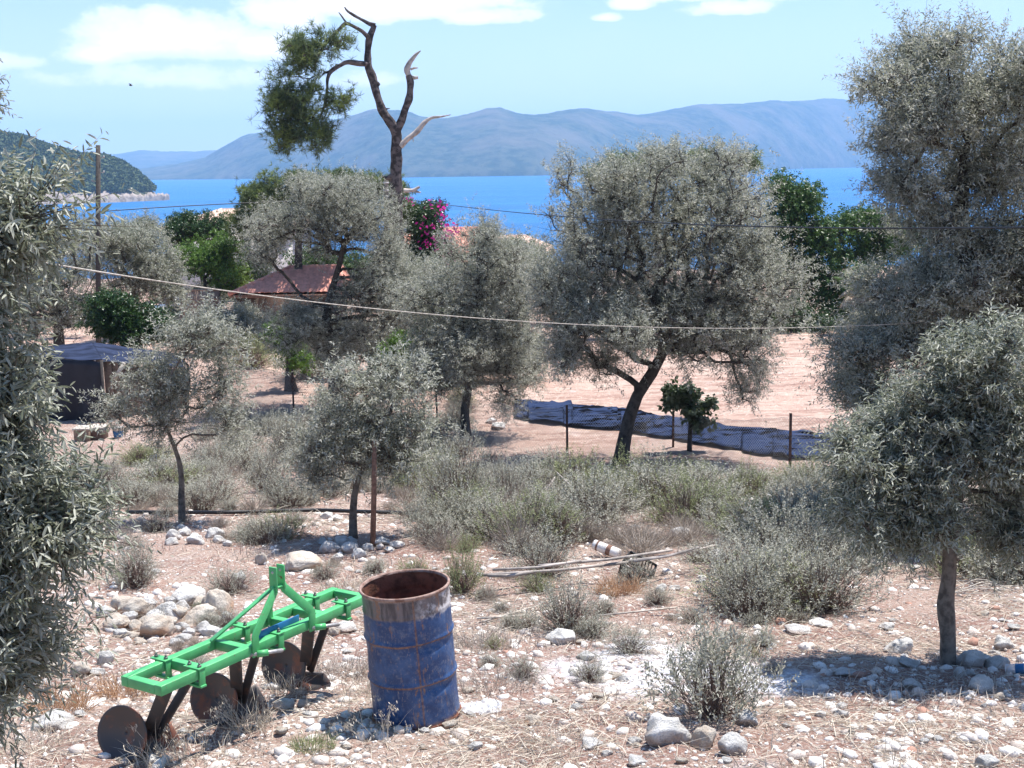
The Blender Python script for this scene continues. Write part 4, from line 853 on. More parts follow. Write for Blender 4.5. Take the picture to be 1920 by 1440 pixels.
# ------------------------------------------------------------------ labels that say where
MARKS = [((780, 1230), 'the blue drum'), ((460, 1290), 'the middle plough disc'), ((228, 1377), 'the nearest plough disc'), ((523, 1075), 'the plough hitch tower'), ((300, 1160), 'the stone pile'), ((563, 1058), 'the flat-topped boulder'),
         ((680, 1000), 'the wooden stake'), ((342, 960), 'the airy young olive'), ((1180, 1265), 'the white ash patch'), ((1335, 1310), 'the leafy plant'), ((1252, 1374), 'the biggest white boulder'), ((1375, 1400), 'the last boulder of the front row'),
         ((1778, 1190), 'the near right trunk'), ((1120, 1092), 'the pole bundle'), ((1136, 1040), 'the white tube'), ((1165, 860), 'the leaning olive trunk'), ((1481, 850), 'the right fence post'), ((1460, 935), 'the grey rock outcrop'), ((1192, 1068), 'the black crate'),
         ((190, 760), 'the netted shed'), ((900, 1330), 'the clear plastic sheet'), ((1899, 1262), 'the plastic bottle'), ((551, 760), 'the left fence post'), ((1293, 820), 'the small fig tree'), ((1345, 1046), 'the pale stone at the pole tips'), ((858, 962), 'the grey plastic bag'),
         ((1064, 840), 'the middle fence post'), ((1050, 1198), 'the grey slanting slab'), ((872, 780), 'the forked olive trunk'), ((585, 1398), 'the yellow-green grass cushion'), ((1400, 1100), 'the reddish-stemmed shrub'), ((60, 1400), 'the lower left corner'), ((1850, 1430), 'the lower right corner')]
ORD = ['nearest', 'second nearest', 'third nearest', 'fourth nearest', 'fifth nearest', 'sixth nearest', 'seventh nearest', 'eighth nearest', 'ninth nearest', 'tenth nearest', 'eleventh nearest', 'twelfth nearest', 'thirteenth nearest', 'fourteenth nearest', 'fifteenth nearest']
def place_labels(items):
    by = {}
    for o, px, py, base in items:
        d, i = min((math.hypot(px-m[0][0], (py-m[0][1])*1.6), i) for i, m in enumerate(MARKS)); (mx, my), nm = MARKS[i]; dx, dy = px-mx, py-my
        w = ('left of' if dx < 0 else 'right of') if abs(dx) > abs(dy)*1.3 else ('behind' if dy < 0 else 'in front of'); by.setdefault((base, w, nm), []).append((d, id(o), o))
    for (base, w, nm), L in by.items():
        L.sort(key=lambda q: q[:2])
        for k, (_, _, o) in enumerate(L): o['label'] = base+' '+w+' '+nm + ('' if len(L) == 1 else ', '+ORD[min(k, 14)])
# ------------------------------------------------------------------ rocks and loose stones
def ico(sub):
    bm = bmesh.new(); bmesh.ops.create_icosphere(bm, subdivisions=sub, radius=1); V = np.array([v.co[:] for v in bm.verts]); Fc = np.array([[v.index for v in f.verts] for f in bm.faces]); bm.free(); return V, Fc
def rock_shape(sub, seed, cuts=9, rough=.10):
    V, Fc = ico(sub); r = np.random.default_rng(seed); V = V*1.0
    for _ in range(cuts):
        n = rand_unit(1, r)[0]; d = r.uniform(.55, .86); h = V@n; V = V - np.outer(np.maximum(h-d, 0), n)*.93
    nn = norm(V); V = V*(1 + rough*2*(vnoise(nn[:, 0]*2.4+nn[:, 2]*1.7+9, nn[:, 1]*2.4-nn[:, 2]+9, seed)-.5)[:, None] + rough*.9*(vnoise(nn[:, 0]*7+nn[:, 2]*5+19, nn[:, 1]*7-nn[:, 2]*3+19, seed+5)-.5)[:, None])
    V = V*(1 + (.05 if sub < 4 else .085)*(vnoise(V[:, 0]*14+V[:, 2]*11+40, V[:, 1]*14-V[:, 2]*7+40, seed+9)-.5)[:, None])
    return V, Fc
RMESH = {}
def rocks():
    todo = []
    for kind in ('white', 'cream'):
        for k in range(6):
            V, Fc = rock_shape(4, 100+k+(0 if kind == 'white' else 50), 16, .105 if kind == 'white' else .10); V = V - (V.max(0)+V.min(0))/2; V = V/np.abs(V).max(0)*np.array([.095, .085, .09])
            RMESH[kind, k] = make_mesh('rock', V, Fc, M['rock_'+kind], kind == 'white')
    L = 'stones of the pile beside the plough'; T = 'stones around the two young tree trunks'; S3 = 'stones under the airy young olive'; W_ = 'big pale stones at the front'; O = 'scattered pale stones'
    R_ = [(231, 1140, 19, 17, 'cream', L, 'orange-footed boulder at the upper left of the stone pile'), (260, 1148, 26, 21, 'cream', L, 'big smooth cream boulder upper left in the stone pile'), (217, 1171, 22, 15, 'cream', L, 'rusty orange rounded stone at the left foot of the pile'),
          (256, 1175, 15, 10, 'cream', L, None), (294, 1181, 28, 23, 'cream', L, 'rough pinkish boulder at the front of the stone pile'), (310, 1152, 26, 18, 'white', L, 'pale grey boulder in the middle of the stone pile'),
          (352, 1123, 27, 19, 'white', L, 'bright white boulder at the back of the stone pile'), (366, 1160, 34, 18, 'cream', L, 'long flat cream slab resting across the right of the stone pile'), (403, 1140, 28, 27, 'cream', L, 'tall pinkish boulder just left of the green brace'),
          (333, 1153, 14, 14, 'cream', L, None), (330, 1181, 8, 8, 'white', L, None), (352, 1188, 12, 9, 'white', L, None), (342, 1198, 15, 8, 'white', L, None), (389, 1186, 19, 11, 'white', L, None), (197, 1238, 14, 14, 'white', L, 'pale upright stone just above the near frame corner'),
          (278, 1135, 14, 10, 'white', L, None), (195, 1150, 14, 12, 'white', L, None), (320, 1130, 12, 9, 'white', L, None), (415, 1190, 14, 9, 'white', L, None), (262, 1205, 12, 5, 'cream', L, None),
          (243, 1160, 13, 10, 'white', L, None), (275, 1168, 14, 11, 'cream', L, None), (315, 1170, 14, 12, 'cream', L, None), (342, 1178, 13, 10, 'white', L, None), (380, 1178, 15, 10, 'white', L, None), (290, 1158, 15, 11, 'white', L, None), (376, 1135, 17, 13, 'cream', L, None),
          (338, 1140, 15, 11, 'white', L, None), (205, 1150, 14, 11, 'cream', L, None), (225, 1190, 12, 8, 'white', L, None), (250, 1195, 11, 7, 'cream', L, None), (330, 1205, 12, 7, 'white', L, None), (428, 1160, 12, 10, 'white', L, None), (400, 1165, 14, 9, 'cream', L, None),
          (563, 1058, 37, 20, 'cream', O, 'large flat-topped boulder with brown underside behind the hitch tower'), (490, 1052, 12, 13, 'cream', O, 'small white-topped stone left of the large flat-topped boulder'), (447, 1087, 13, 12, 'white', O, None), (452, 1101, 12, 7, 'white', O, None),
          (325, 1005, 15, 12, 'white', S3, None), (346, 1000, 12, 9, 'white', S3, None), (368, 1013, 17, 11, 'white', S3, None), (402, 1002, 18, 12, 'white', S3, None), (410, 1013, 14, 9, 'white', S3, None), (322, 1017, 13, 9, 'white', S3, None), (425, 1020, 10, 7, 'white', S3, None),
          (618, 1028, 19, 13, 'white', T, None), (640, 1016, 13, 10, 'white', T, None), (655, 1030, 16, 13, 'white', T, None), (672, 1040, 15, 11, 'white', T, None), (632, 1046, 11, 8, 'white', T, None), (690, 1028, 12, 9, 'white', T, None), (716, 1016, 15, 9, 'white', T, None), (745, 1022, 14, 8, 'white', T, None),
          (604, 1016, 10, 8, 'white', T, None), (660, 1016, 12, 8, 'white', T, None), (730, 1032, 10, 6, 'white', T, None), (612, 968, 12, 8, 'white', O, None), (632, 972, 12, 7, 'white', O, None),
          (1050, 1198, 28, 18, 'white', W_, 'grey slanting slab of stone above the white ash patch'), (1098, 1232, 16, 11, 'white', W_, 'small rough white stone below the grey slanting slab'), (1252, 1374, 44, 31, 'white', W_, 'biggest rounded white boulder, at bottom centre right'),
          (1322, 1388, 27, 27, 'cream', W_, 'brown-sided boulder between the two white boulders'), (1375, 1401, 28, 24, 'white', W_, 'white boulder at the right end of the row of three'), (1402, 1350, 20, 19, 'white', W_, 'pale boulder behind the leafy plant, above the row of three'),
          (1460, 935, 34, 13, 'white', O, 'grey rock outcrop among the shrubs below the fence'), (1240, 1106, 13, 11, 'white', O, 'round white stone below the bundle of poles'), (1345, 1046, 24, 15, 'white', O, 'pale grey stone at the right tip of the bundle of poles'), (1280, 1000, 20, 10, 'white', O, None),
          (1690, 1215, 30, 15, 'white', 'stones at the foot of the near right olive', None), (1704, 1246, 18, 11, 'white', 'stones at the foot of the near right olive', None), (1828, 1238, 32, 18, 'white', 'stones at the foot of the near right olive', None), (1872, 1245, 22, 15, 'white', 'stones at the foot of the near right olive', None),
          (1842, 1288, 24, 18, 'white', 'stones at the foot of the near right olive', None), (1712, 1285, 18, 12, 'white', 'stones at the foot of the near right olive', None), (1586, 1262, 20, 9, 'white', O, None), (1884, 1208, 20, 14, 'white', O, None), (1800, 1262, 14, 12, 'white', 'stones at the foot of the near right olive', None),
          (102, 1357, 28, 17, 'white', O, 'dark-pitted stone at the lower left corner'), (152, 1258, 21, 13, 'cream', O, 'cream stone left of the near corner of the green frame'), (82, 1246, 32, 13, 'cream', O, None), (74, 1290, 20, 12, 'white', O, None),
          (533, 1322, 19, 12, 'white', O, None), (568, 1322, 13, 10, 'white', O, None), (575, 1340, 11, 7, 'white', O, None), (528, 1372, 12, 9, 'cream', O, None), (648, 1178, 22, 12, 'white', O, None), (625, 1186, 12, 9, 'cream', O, None), (1540, 1170, 22, 8, 'white', O, None), (1500, 1182, 26, 9, 'white', O, None), (1665, 1175, 15, 7, 'white', O, None),
          (1850, 1430, 20, 12, 'white', O, None), (1195, 1428, 20, 10, 'white', O, None), (1110, 1395, 22, 9, 'white', O, None), (890, 1400, 15, 8, 'white', O, None), (1000, 1352, 18, 9, 'cream', O, None), (1420, 1090, 14, 8, 'white', O, None), (920, 790, 9, 6, 'white', O, None), (935, 800, 12, 7, 'white', O, None)]
    for _ in range(110):
        px, py = rng.uniform(20, 1910), rng.uniform(1060, 1436); s = rng.uniform(6, 13)*(.6+.6*(py-900)/500)
        R_.append((px, py, s, s*.55, 'white' if rng.random() < .65 else 'cream', O, None))
    dl = {L: 'small stone wedged in the pile beside the plough', T: 'shaded pitted stone at the foot of the young olive and its stake', S3: 'white pitted stone heaped under the airy young olive', O: 'loose pale limestone lying on the open ground',
          'stones at the foot of the near right olive': 'pale stone around the foot of the near right olive', W_: 'pale stone at the front'}
    for (px, py, rx, ry, kind, grp, lab) in R_:
        g = G(px, py+ry*.55); k = (g[1])/F*1.03; o = bpy.data.objects.new('rock', RMESH[kind, int(rng.integers(6))]); COL.objects.link(o)
        rx, ry = (rx*1.12, ry*1.12) if py > 1100 and px < 440 else (rx, ry); h = ry*k*1.12; o.location = (g[0], g[1]+rx*k*.3, g[2]+h*.42); o.rotation_euler = (rng.uniform(-.15, .15), rng.uniform(-.15, .15), rng.uniform(-.5, .5) + (math.pi if rng.random() < .5 else 0))
        o.scale = (rx*k*11.5, rx*k*rng.uniform(7.5, 11), h*11.5); tag(o, lab or 'x', 'stone' if ry < 14 else 'boulder', grp)
        if not lab: todo.append((o, px, py, ('flat ' if ry < rx*.56 else 'chunky ')+('grey-white' if kind == 'white' else 'cream')+(' pebble' if rx < 11 else ' stone')))
    place_labels(todo)
rocks()
def gravel():
    tv = [rock_shape(1, 300+k, 5, .12) for k in range(4)]; Vs, Fs, off = [], [], 0
    N = 26000; y = 6.7*np.exp(rng.uniform(0, 1, N)**1.15*math.log(24/6.7)); x = rng.uniform(-1, 1, N)*(y*.42+.3)
    f, a, s = zones(x, y); keep = rng.uniform(0, 1, N) < np.clip(.30 + .9*s, 0, 1)*(1-.97*f); x, y = x[keep], y[keep]; n = len(x)
    sz = np.minimum(.005 + .012*rng.pareto(2.3, n), .06)*np.where(y > 12, 1.15, 1)
    O = np.stack([x, y, gz(x, y)+sz*rng.uniform(-.25, .2, n)], 1); th = rng.uniform(0, 6.28, n); X = np.stack([np.cos(th), np.sin(th), rng.uniform(-.2, .2, n)], 1)*sz[:, None]*rng.uniform(.9, 1.5, (n, 1))
    Y = np.stack([-np.sin(th), np.cos(th), rng.uniform(-.2, .2, n)], 1)*sz[:, None]*rng.uniform(.7, 1.1, (n, 1)); Z = np.stack([th*0, th*0, th*0+1], 1)*sz[:, None]*rng.uniform(.5, .8, (n, 1))
    for k in range(4):
        i = np.arange(n) % 4 == k; V, Fc = stamp(tv[k][0], tv[k][1], O[i], X[i], Y[i], Z[i]); Vs.append(V); Fs.append(Fc+off); off += len(V)
    tag(link('loose_stones', make_mesh('loose_stones', np.concatenate(Vs), np.concatenate(Fs), M['gravel'])), 'small pale stones strewn over the reddish earth', 'gravel', kind='stuff')
gravel()

# ------------------------------------------------------------------ dry grass, straw, shrubs
def blades(P, D, L, w, bend, r=rng):
    """curved flat blades: 2 quads + tip"""
    s = norm(np.cross(D, r.normal(size=D.shape)))*w[:, None]; g = np.array([0, 0, -1.]); b = r.normal(0, .25, D.shape)*bend[:, None]
    def pt(t): return P + D*(L*t)[:, None] + (g*(bend*L*t*t)[:, None]) + b*(L*t*t)[:, None]
    a, m1, m2, e = pt(0), pt(.38), pt(.72), pt(1.)
    V = np.stack([a-s, a+s, m1-s*.9, m1+s*.9, m2-s*.6, m2+s*.6, e], 1).reshape(-1, 3); o = (np.arange(len(P))*7)[:, None]
    return V, [np.concatenate([o+np.array([[0, 1, 3, 2]]), o+np.array([[2, 3, 5, 4]])]), o+np.array([[4, 5, 6]])]
def litter():
    N = 80000; y = 6.8*np.exp(rng.uniform(0, 1, N)**1.1*math.log(23/6.8)); x = rng.uniform(-1, 1, N)*(y*.42+.3)
    f, a, s = zones(x, y); d = np.clip(fbm(x*.9, y*.9, 60)*2.6+.45, .05, 1)*(1-.95*f)*(1-.8*a); k = rng.uniform(0, 1, N) < d; x, y = x[k], y[k]; n = len(x)
    th = rng.uniform(0, 6.28, n); D = norm(np.stack([np.cos(th), np.sin(th), rng.uniform(-.05, .35, n)], 1)); P = np.stack([x, y, gz(x, y)+rng.uniform(.002, .02, n)], 1)
    mb = MB(); V, Fc = blades(P, D, rng.uniform(.05, .20, n)*(1+y/30), rng.uniform(.0008, .0020, n)*(1+y/14), rng.uniform(.05, .3, n)); mb.add(V, Fc)
    o = mb.obj('dry_straw', M['straw']); tag(o, 'dry straw and dead stalks littering the stony ground', 'straw', kind='stuff')
    # low scrubby stubble with some green in it
    N = 44000; y = 7.0*np.exp(rng.uniform(0, 1, N)*math.log(26/7.0)); x = rng.uniform(-1, 1, N)*(y*.42+.3); f, a, s = zones(x, y)
    d = np.clip(fbm(x*.7+3, y*.7, 61)*4-.35, 0, 1)*(1-f)*(1-a); k = rng.uniform(0, 1, N) < d; x, y = x[k], y[k]; n = len(x)
    P = np.stack([x, y, gz(x, y)], 1); D = norm(rng.normal(0, .45, (n, 3))+[0, 0, 1]); mb = MB(); V, Fc = blades(P, D, rng.uniform(.05, .17, n), rng.uniform(.001, .0022, n)*(1+y/14), rng.uniform(.1, .5, n)); mb.add(V, Fc)
    tag(mb.obj('dry_grass', M['dead']), 'thin grey-brown dry grass growing between the stones', 'grass', kind='stuff')
litter()
def tuft(name, label, cat, c, n, L, rad, m, seed, w=.0016, group=None, heads=0, spread=.35, bend=.35):
    r = np.random.default_rng(seed); c = np.asarray(c, float); a = r.uniform(0, 6.28, n); q = rad*np.sqrt(r.uniform(0, 1, n)); P = np.stack([c[0]+q*np.cos(a), c[1]+q*np.sin(a)*.8, q*0], 1); P[:, 2] = gz(P[:, 0], P[:, 1])
    D = norm(r.normal(0, spread, (n, 3)) + [0, 0, 1] + np.stack([np.cos(a), np.sin(a), a*0], 1)*.3); LL = L*r.uniform(.45, 1.1, n); rt = empty(name, [c[0], c[1], float(gz(c[0], c[1]))], label, cat, group); b = np.array(rt.location)
    V, Fc = blades(P, D, LL, np.full(n, w), r.uniform(.5, 1.5, n)*bend, r); mb = MB(); mb.add(V, Fc); mb.obj('blades', m, rt, origin=b)
    if heads:
        tips = V.reshape(n, 7, 3)[:, 4:7].mean(1)[:heads]; k = 12; O = np.repeat(tips, k, 0) + r.normal(0, .018, (heads*k, 3)); X = norm(r.normal(0, .35, (heads*k, 3))+[.2, 0, -1])*.022; Y = norm(np.cross(X, r.normal(size=X.shape)))*.0035
        V2, F2 = stamp([(0, 0, 0), (.4, -1, 0), (1.1, 0, 0), (.4, 1, 0)], [[0, 1, 2, 3]], O, X, Y, X*0); V3, F3 = strips(np.repeat(tips, k, 0), O, .0007, r)
        mb = MB(); mb.add(V2, F2); mb.add(V3, F3); mb.obj('seed_heads', M['straw'], rt, origin=b)
    return rt
def tufts():
    gg = 'tufts of dry grass'
    for k, (px, py, n, L, rad, m, lab, hd) in enumerate([
        (110, 1330, 260, .32, .22, 'rust_grass', 'rusty orange dry grass tuft left of the nearest plough disc', 0), (235, 1300, 240, .26, .18, 'rust_grass', 'orange straw tuft behind the nearest plough disc', 0),
        (60, 1400, 200, .25, .25, 'straw', 'pale straw tuft in the lower left corner', 0), (300, 1432, 70, .34, .16, 'straw', 'bleached oat stalks arching before the nearest plough disc', 16), (470, 1372, 130, .34, .14, 'straw', 'tall dry oats before the middle plough disc', 22),
        (540, 1300, 90, .3, .12, 'straw', 'dry stalks leaning over the far plough disc', 12), (585, 1398, 300, .13, .14, 'sage2', 'low yellow-green grass cushion in front of the plough and drum', 0), (705, 1390, 30, .42, .09, 'straw', 'wild oats with hanging seeds before the drum, left side', 18),
        (650, 1265, 420, .24, .26, 'dead', 'tangle of bleached stems between plough and drum', 0), (905, 1210, 360, .2, .3, 'dead', 'grey dry grass mat right of the drum', 0), (930, 1290, 300, .18, .28, 'dead', 'grey dry stalks beyond the clear plastic sheet', 0),
        (1160, 1110, 420, .26, .22, 'rust_grass', 'orange-brown dry grass tuft beneath the bundle of poles', 0), (655, 1105, 320, .2, .3, 'straw', 'straw coloured grass behind the far end of the plough', 0), (1060, 1400, 160, .16, .25, 'straw', 'dry stalks at bottom centre', 0),
        (400, 1420, 160, .2, .3, 'straw', 'short straw at the very bottom below the plough', 8), (1810, 1080, 120, .3, .3, 'straw', 'pale bent grass behind the near right trunk', 0), (1330, 1300, 50, .2, .12, 'straw', 'thin straw before the leafy plant', 0),
        (700, 1300, 60, .25, .12, 'straw', 'wispy seed stalks against the left side of the drum', 14)]):
        g = G(px, py); tuft('grass_tuft', lab, 'grass tuft', g, n, L, rad, M[m], 400+k, (.0026 if m == 'rust_grass' else .0017) if py > 1250 else .0024, gg, hd)
tufts()
def shrub_proto(kind, seed):
    r = np.random.default_rng(seed); nt, per, ln, wd, mt, L, up = {'sage': (330, 12, .030, .011, 'sage', .15, .9), 'dense': (430, 12, .032, .012, 'sage', .14, .8), 'green': (400, 13, .026, .011, 'sage2', .14, .9), 'dead': (60, 7, .018, .006, 'dead', .14, .9), 'plant': (330, 12, .040, .017, 'sage', .17, 1.3)}[kind]
    d = rand_unit(nt, r); d[:, 2] = np.abs(d[:, 2]); q = r.uniform(.25, 1, nt)**.55; lump = 1 + .45*(vnoise(d[:, 0]*2.2+9, d[:, 1]*2.2+9, seed)-.5)*2
    E = d*np.array([.42, .42, .46])*(q*lump)[:, None]; E[:, 2] += .02; S = np.stack([r.normal(0, .05, nt), r.normal(0, .05, nt), np.zeros(nt)], 1)
    D = norm(norm(E-[0, 0, -.15])*.9 + r.normal(0, .35, (nt, 3)) + [0, 0, up*.5]); mb = MB()
    Mid = (S+E)/2 + r.normal(0, .03, (nt, 3)); V, Fc = strips(S, Mid, .0035, r); mb.add(V, Fc); V, Fc = strips(Mid, E+D*L*.9, .0028, r); mb.add(V, Fc)
    if kind in ('dead', 'sage'):
        k = 260 if kind == 'dead' else 90; d2 = rand_unit(k, r); d2[:, 2] = np.abs(d2[:, 2])+.1; P2 = norm(d2)*np.array([.5, .5, .5])*r.uniform(.5, 1.05, (k, 1)); V, Fc = strips(P2*.35 + r.normal(0, .04, (k, 3))*[1, 1, 0], P2, .0028, r); mb.add(V, Fc)
    V, Fc = leaves_on_twigs(E, D, L*r.uniform(.6, 1.3, nt), per, ln, wd, .7, .1, LEAF4, r)
    rt = empty('shrub', (0, 0, 0), 'x', 'shrub'); mb.obj('stems', M['dead' if kind == 'dead' else 'twig'], rt); link('foliage', make_mesh('foliage', V, Fc, M[mt]), rt); return rt
def shrubs():
    protos = {k: [shrub_proto(k, 500+i*7+j) for j in range(2 if k != 'plant' else 1)] for i, k in enumerate(('sage', 'dense', 'green', 'dead', 'plant'))}; used = set()
    todo = []
    def put(kind, px, py, w, h, label, group):
        g = G(px, py); k = g[1]/F*1.03; src = protos[kind][int(rng.integers(len(protos[kind])))]; sc = (w*k/.95, w*k/.95*rng.uniform(.85, 1.1), h*k/.56)
        if src.name in used: ob = copy_tree(src, g, rng.uniform(0, 6.28), sc, label, group)
        else:
            used.add(src.name); src.location = [float(v) for v in g]; src.rotation_euler.z = rng.uniform(0, 6.28); src.scale = sc; src['label'] = label; src['group'] = group; ob = src
        return ob
    GR = 'grey-green shrubs of the scrub'
    hand = [('plant', 1335, 1340, 225, 190, 'tall loose leafy plant growing between the white boulders at the front'), ('green', 1515, 930, 120, 75, 'yellow-green shrub at the foot of the right fence post'), ('dense', 1225, 950, 190, 105, 'wide grey-green shrub at the foot of the leaning olive trunk'),
            ('green', 1290, 985, 170, 105, 'green-topped shrub in the middle of the thicket below the fence'), ('dense', 1110, 985, 170, 110, 'sage shrub left of centre in the thicket below the fence'), ('sage', 860, 955, 150, 150, 'brown-stemmed open shrub right of the wooden stake'),
            ('dead', 975, 1035, 150, 110, 'leafless grey bush in the middle of the scrub'), ('sage', 1020, 1080, 130, 90, 'grey shrub left of the white tube'), ('green', 865, 1110, 110, 90, 'upright green broom behind the drum'), ('sage', 1065, 1185, 150, 110, 'rounded sage bush in front of the pole bundle'),
            ('sage', 1400, 1165, 170, 120, 'large reddish-stemmed shrub in the right middle ground'), ('dense', 1450, 1065, 180, 130, 'broad grey shrub above the reddish-stemmed one'), ('sage', 1530, 1075, 160, 120, 'grey shrub left of the near right olive crown'), ('sage', 505, 920, 120, 90, 'dark-bottomed shrub between the two young olives'),
            ('dead', 410, 930, 110, 80, 'thin leafless bush right of the airy young olive'), ('dense', 540, 860, 130, 90, 'grey bush behind the gap of the two young olives'), ('sage', 255, 1100, 110, 100, 'grey bush at the edge of the closest olive boughs'), ('sage', 150, 960, 120, 110, 'grey bush left of the young olive, behind the closest boughs'),
            ('dead', 1335, 1040, 110, 60, 'dead twiggy bush beside the pale grey stone'), ('green', 1395, 935, 110, 65, 'green shrub below the patch of red earth'), ('green', 470, 690, 110, 60, 'light green bush beyond the left fence'), ('dead', 300, 1160, 170, 45, 'low dead brush behind the stone pile'),
            ('sage', 1880, 1090, 120, 80, 'small grey shrub behind the near right trunk'), ('sage', 430, 1110, 110, 50, 'low dark weeds right of the stone pile'), ('sage', 1105, 1275, 90, 50, 'low grey weed left of the ash patch'), ('sage', 980, 1270, 80, 45, 'small grey weed right of the clear plastic'), ('sage', 1180, 1225, 110, 55, 'grey weed patch above the ash'),
            ('sage', 950, 960, 130, 110, 'grey shrub at the end of the black pipe'), ('dead', 1200, 1040, 200, 60, 'heap of cut dry brush in the scrub'), ('dead', 1100, 1010, 160, 60, 'bleached dead branches left of the brush heap'), ('dead', 1290, 1020, 130, 50, 'reddish dry brush at the right of the heap')]
    for a in hand: put(*a, GR)
    fill = [(560, 900, 820, 870, 60), (820, 1560, 900, 1030, 74), (1330, 1600, 960, 1150, 20), (380, 620, 780, 900, 30), (900, 1100, 1000, 1120, 9), (200, 330, 850, 960, 9), (1560, 1920, 940, 1090, 18), (600, 840, 810, 930, 18), (1200, 1330, 1060, 1120, 4), (560, 1000, 740, 830, 18), (20, 220, 880, 1000, 4), (360, 560, 880, 950, 6), (540, 760, 690, 760, 8)]
    fill[0] = (560, 900, 820, 900, 12)
    for x0, x1, y0, y1, n in fill:
        for _ in range(int(n*1.15)):
            py = rng.uniform(y0, y1); s = (py-600)/400*rng.uniform(.8, 1.25); px = rng.uniform(x0, x1)
            if 925 < px < 1050 and py < 905: continue
            if 1050 < px < 1340 and py > 985: continue
            if 880 < px < 1340 and py > 1045: continue
            if 1290 < px < 1345 and py < 930: continue
            kd = rng.choice(['sage', 'dense', 'green', 'dead'], p=[.36, .30, .14, .20]); w_ = rng.uniform(.8, 1.25)
            if fbm(px/60., py/28., 44, 2) < -.13: continue
            ob = put(kd, px, py, 150*s*w_, 92*s*rng.uniform(.5, .95), 'x', GR); todo.append((ob, px, py, ('wide ' if w_ > 1.03 else 'small ')+{'sage': 'open grey shrub', 'dense': 'bushy grey-green shrub', 'green': 'greenish shrub', 'dead': 'leafless twiggy bush'}[kd]))
    for _ in range(95):
        py = rng.uniform(840, 1035); px = rng.uniform(180, 960)
        if 560 < px < 780 and py > 985: continue
        kd = rng.choice(['sage', 'dead', 'green', 'dense'], p=[.34, .44, .07, .15]); s_ = rng.uniform(.5, 1.15)*(py-500)/420
        ob = put(kd, px, py, 95*s_, 46*s_, 'x', GR); todo.append((ob, px, py, ('low ' if s_ > .9 else 'tiny ')+{'sage': 'grey weed', 'dense': 'bushy weed', 'green': 'greenish weed', 'dead': 'dry leafless weed'}[kd]))
    for k in range(9):
        px, py = 1085 + k*27 + rng.uniform(-8, 8), 1003 + rng.uniform(-14, 22); ob = put('dead', px, py, 120, 52, 'x', GR); todo.append((ob, px, py, 'tangled dry brush'))
    for _ in range(75):
        py = rng.uniform(1050, 1260); px = rng.uniform(330, 1560)
        if (430 < px < 900 and py > 1110) or (1080 < px < 1300 and py > 1200): continue
        kd = rng.choice(['sage', 'dead', 'green', 'dense'], p=[.4, .35, .1, .15]); s_ = rng.uniform(.5, 1.1)
        ob = put(kd, px, py, 85*s_, 42*s_, 'x', GR); todo.append((ob, px, py, ('low ' if s_ > .8 else 'tiny ')+{'sage': 'grey weed', 'dense': 'bushy weed', 'green': 'greenish weed', 'dead': 'dry leafless weed'}[kd]))
    place_labels(todo)
    for k, v in protos.items():
        for p in v:
            if p.name not in used:
                for c in list(p.children): bpy.data.objects.remove(c)
                bpy.data.objects.remove(p)
shrubs()

# ------------------------------------------------------------------ fence, net, shed, poles, houses ...
M['post'] = solid('dark_post', (.05, .045, .045), .8, .4, 20, .2, c2=(.13, .07, .05))
M['wire'] = solid('zinc_wire', (.30, .30, .30), .5, .2, 20, .4, metal=.6)
M['stake'] = solid('stake_wood', (.26, .15, .11), .85, .4, 30, .2)
M['wood'] = solid('weathered_board', (.30, .22, .17), .85, .45, 6, .2, bmp=.3)
M['net'] = solid('shade_net', (.034, .046, .09), .8, .6, 1.6, .06, bmp=.3, bscale=90)
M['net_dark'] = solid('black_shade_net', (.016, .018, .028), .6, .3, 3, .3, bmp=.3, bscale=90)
M['pole'] = solid('pole_wood', (.085, .075, .07), .85, .35, 12, .2)
M['stucco'] = solid('brown_stucco', (.15, .10, .08), .9, .2, 3, .2)
M['white_wall'] = solid('white_wall', (.72, .70, .68), .85, .08, 2, .2)
M['glass'] = solid('dark_glass', (.03, .035, .045), .12, .2, 2, .6)
M['silver'] = solid('silver_car_paint', (.62, .65, .70), .28, .05, 4, .6, metal=.3)
M['black_plastic'] = solid('black_plastic', (.02, .02, .022), .5, .3, 8, .4)
M['white_plastic'] = solid('white_plastic', (.80, .79, .76), .45, .15, 14, .4, c2=(.55, .50, .45))
M['red_lens'] = solid('red_lens', (.45, .03, .02), .3, .1, 5, .5)
M['cane'] = solid('dry_cane', (.58, .52, .45), .7, .4, 30, .3)
def net_mat():
    m, t, b = mat('wrinkled_shade_net'); oc = obj_coord(t); mp = t.node('ShaderNodeMapping'); mp.inputs['Scale'].default_value = (.22, 2.6, 2.6); mp.inputs['Rotation'].default_value = (0, 0, .12); t.l.new(oc, mp.inputs[0])
    n = t.noise(1.5, 8, .62, mp.outputs[0], .6); col = t.mix(t.ramp(n, .50, .54), (.040, .062, .135), (.004, .005, .010)); col = t.mix(t.math('MULTIPLY', t.ramp(t.noise(3, 5, .6, mp.outputs[0]), .52, .64), .7), col, (.075, .105, .20))
    t.l.new(col, b.inputs['Base Color']); b.inputs['Roughness'].default_value = .8; b.inputs['Specular IOR Level'].default_value = .05; bump(t, b, t.noise(2.4, 8, .7, mp.outputs[0]), 1.0, .16); return m
M['net_ground'] = net_mat()
def tile_mat(name, c1, c2):
    m, t, b = mat(name); oc = obj_coord(t); n = t.noise(5, 6, .7, oc)
    t.l.new(t.mix(t.ramp(n, .36, .62), c1, c2), b.inputs['Base Color']); b.inputs['Roughness'].default_value = .85; return m
M['tile'] = tile_mat('terracotta_tile', (.84, .38, .28), (.62, .27, .20)); M['tile_pale'] = tile_mat('pale_tile', (.74, .55, .45), (.58, .38, .30))
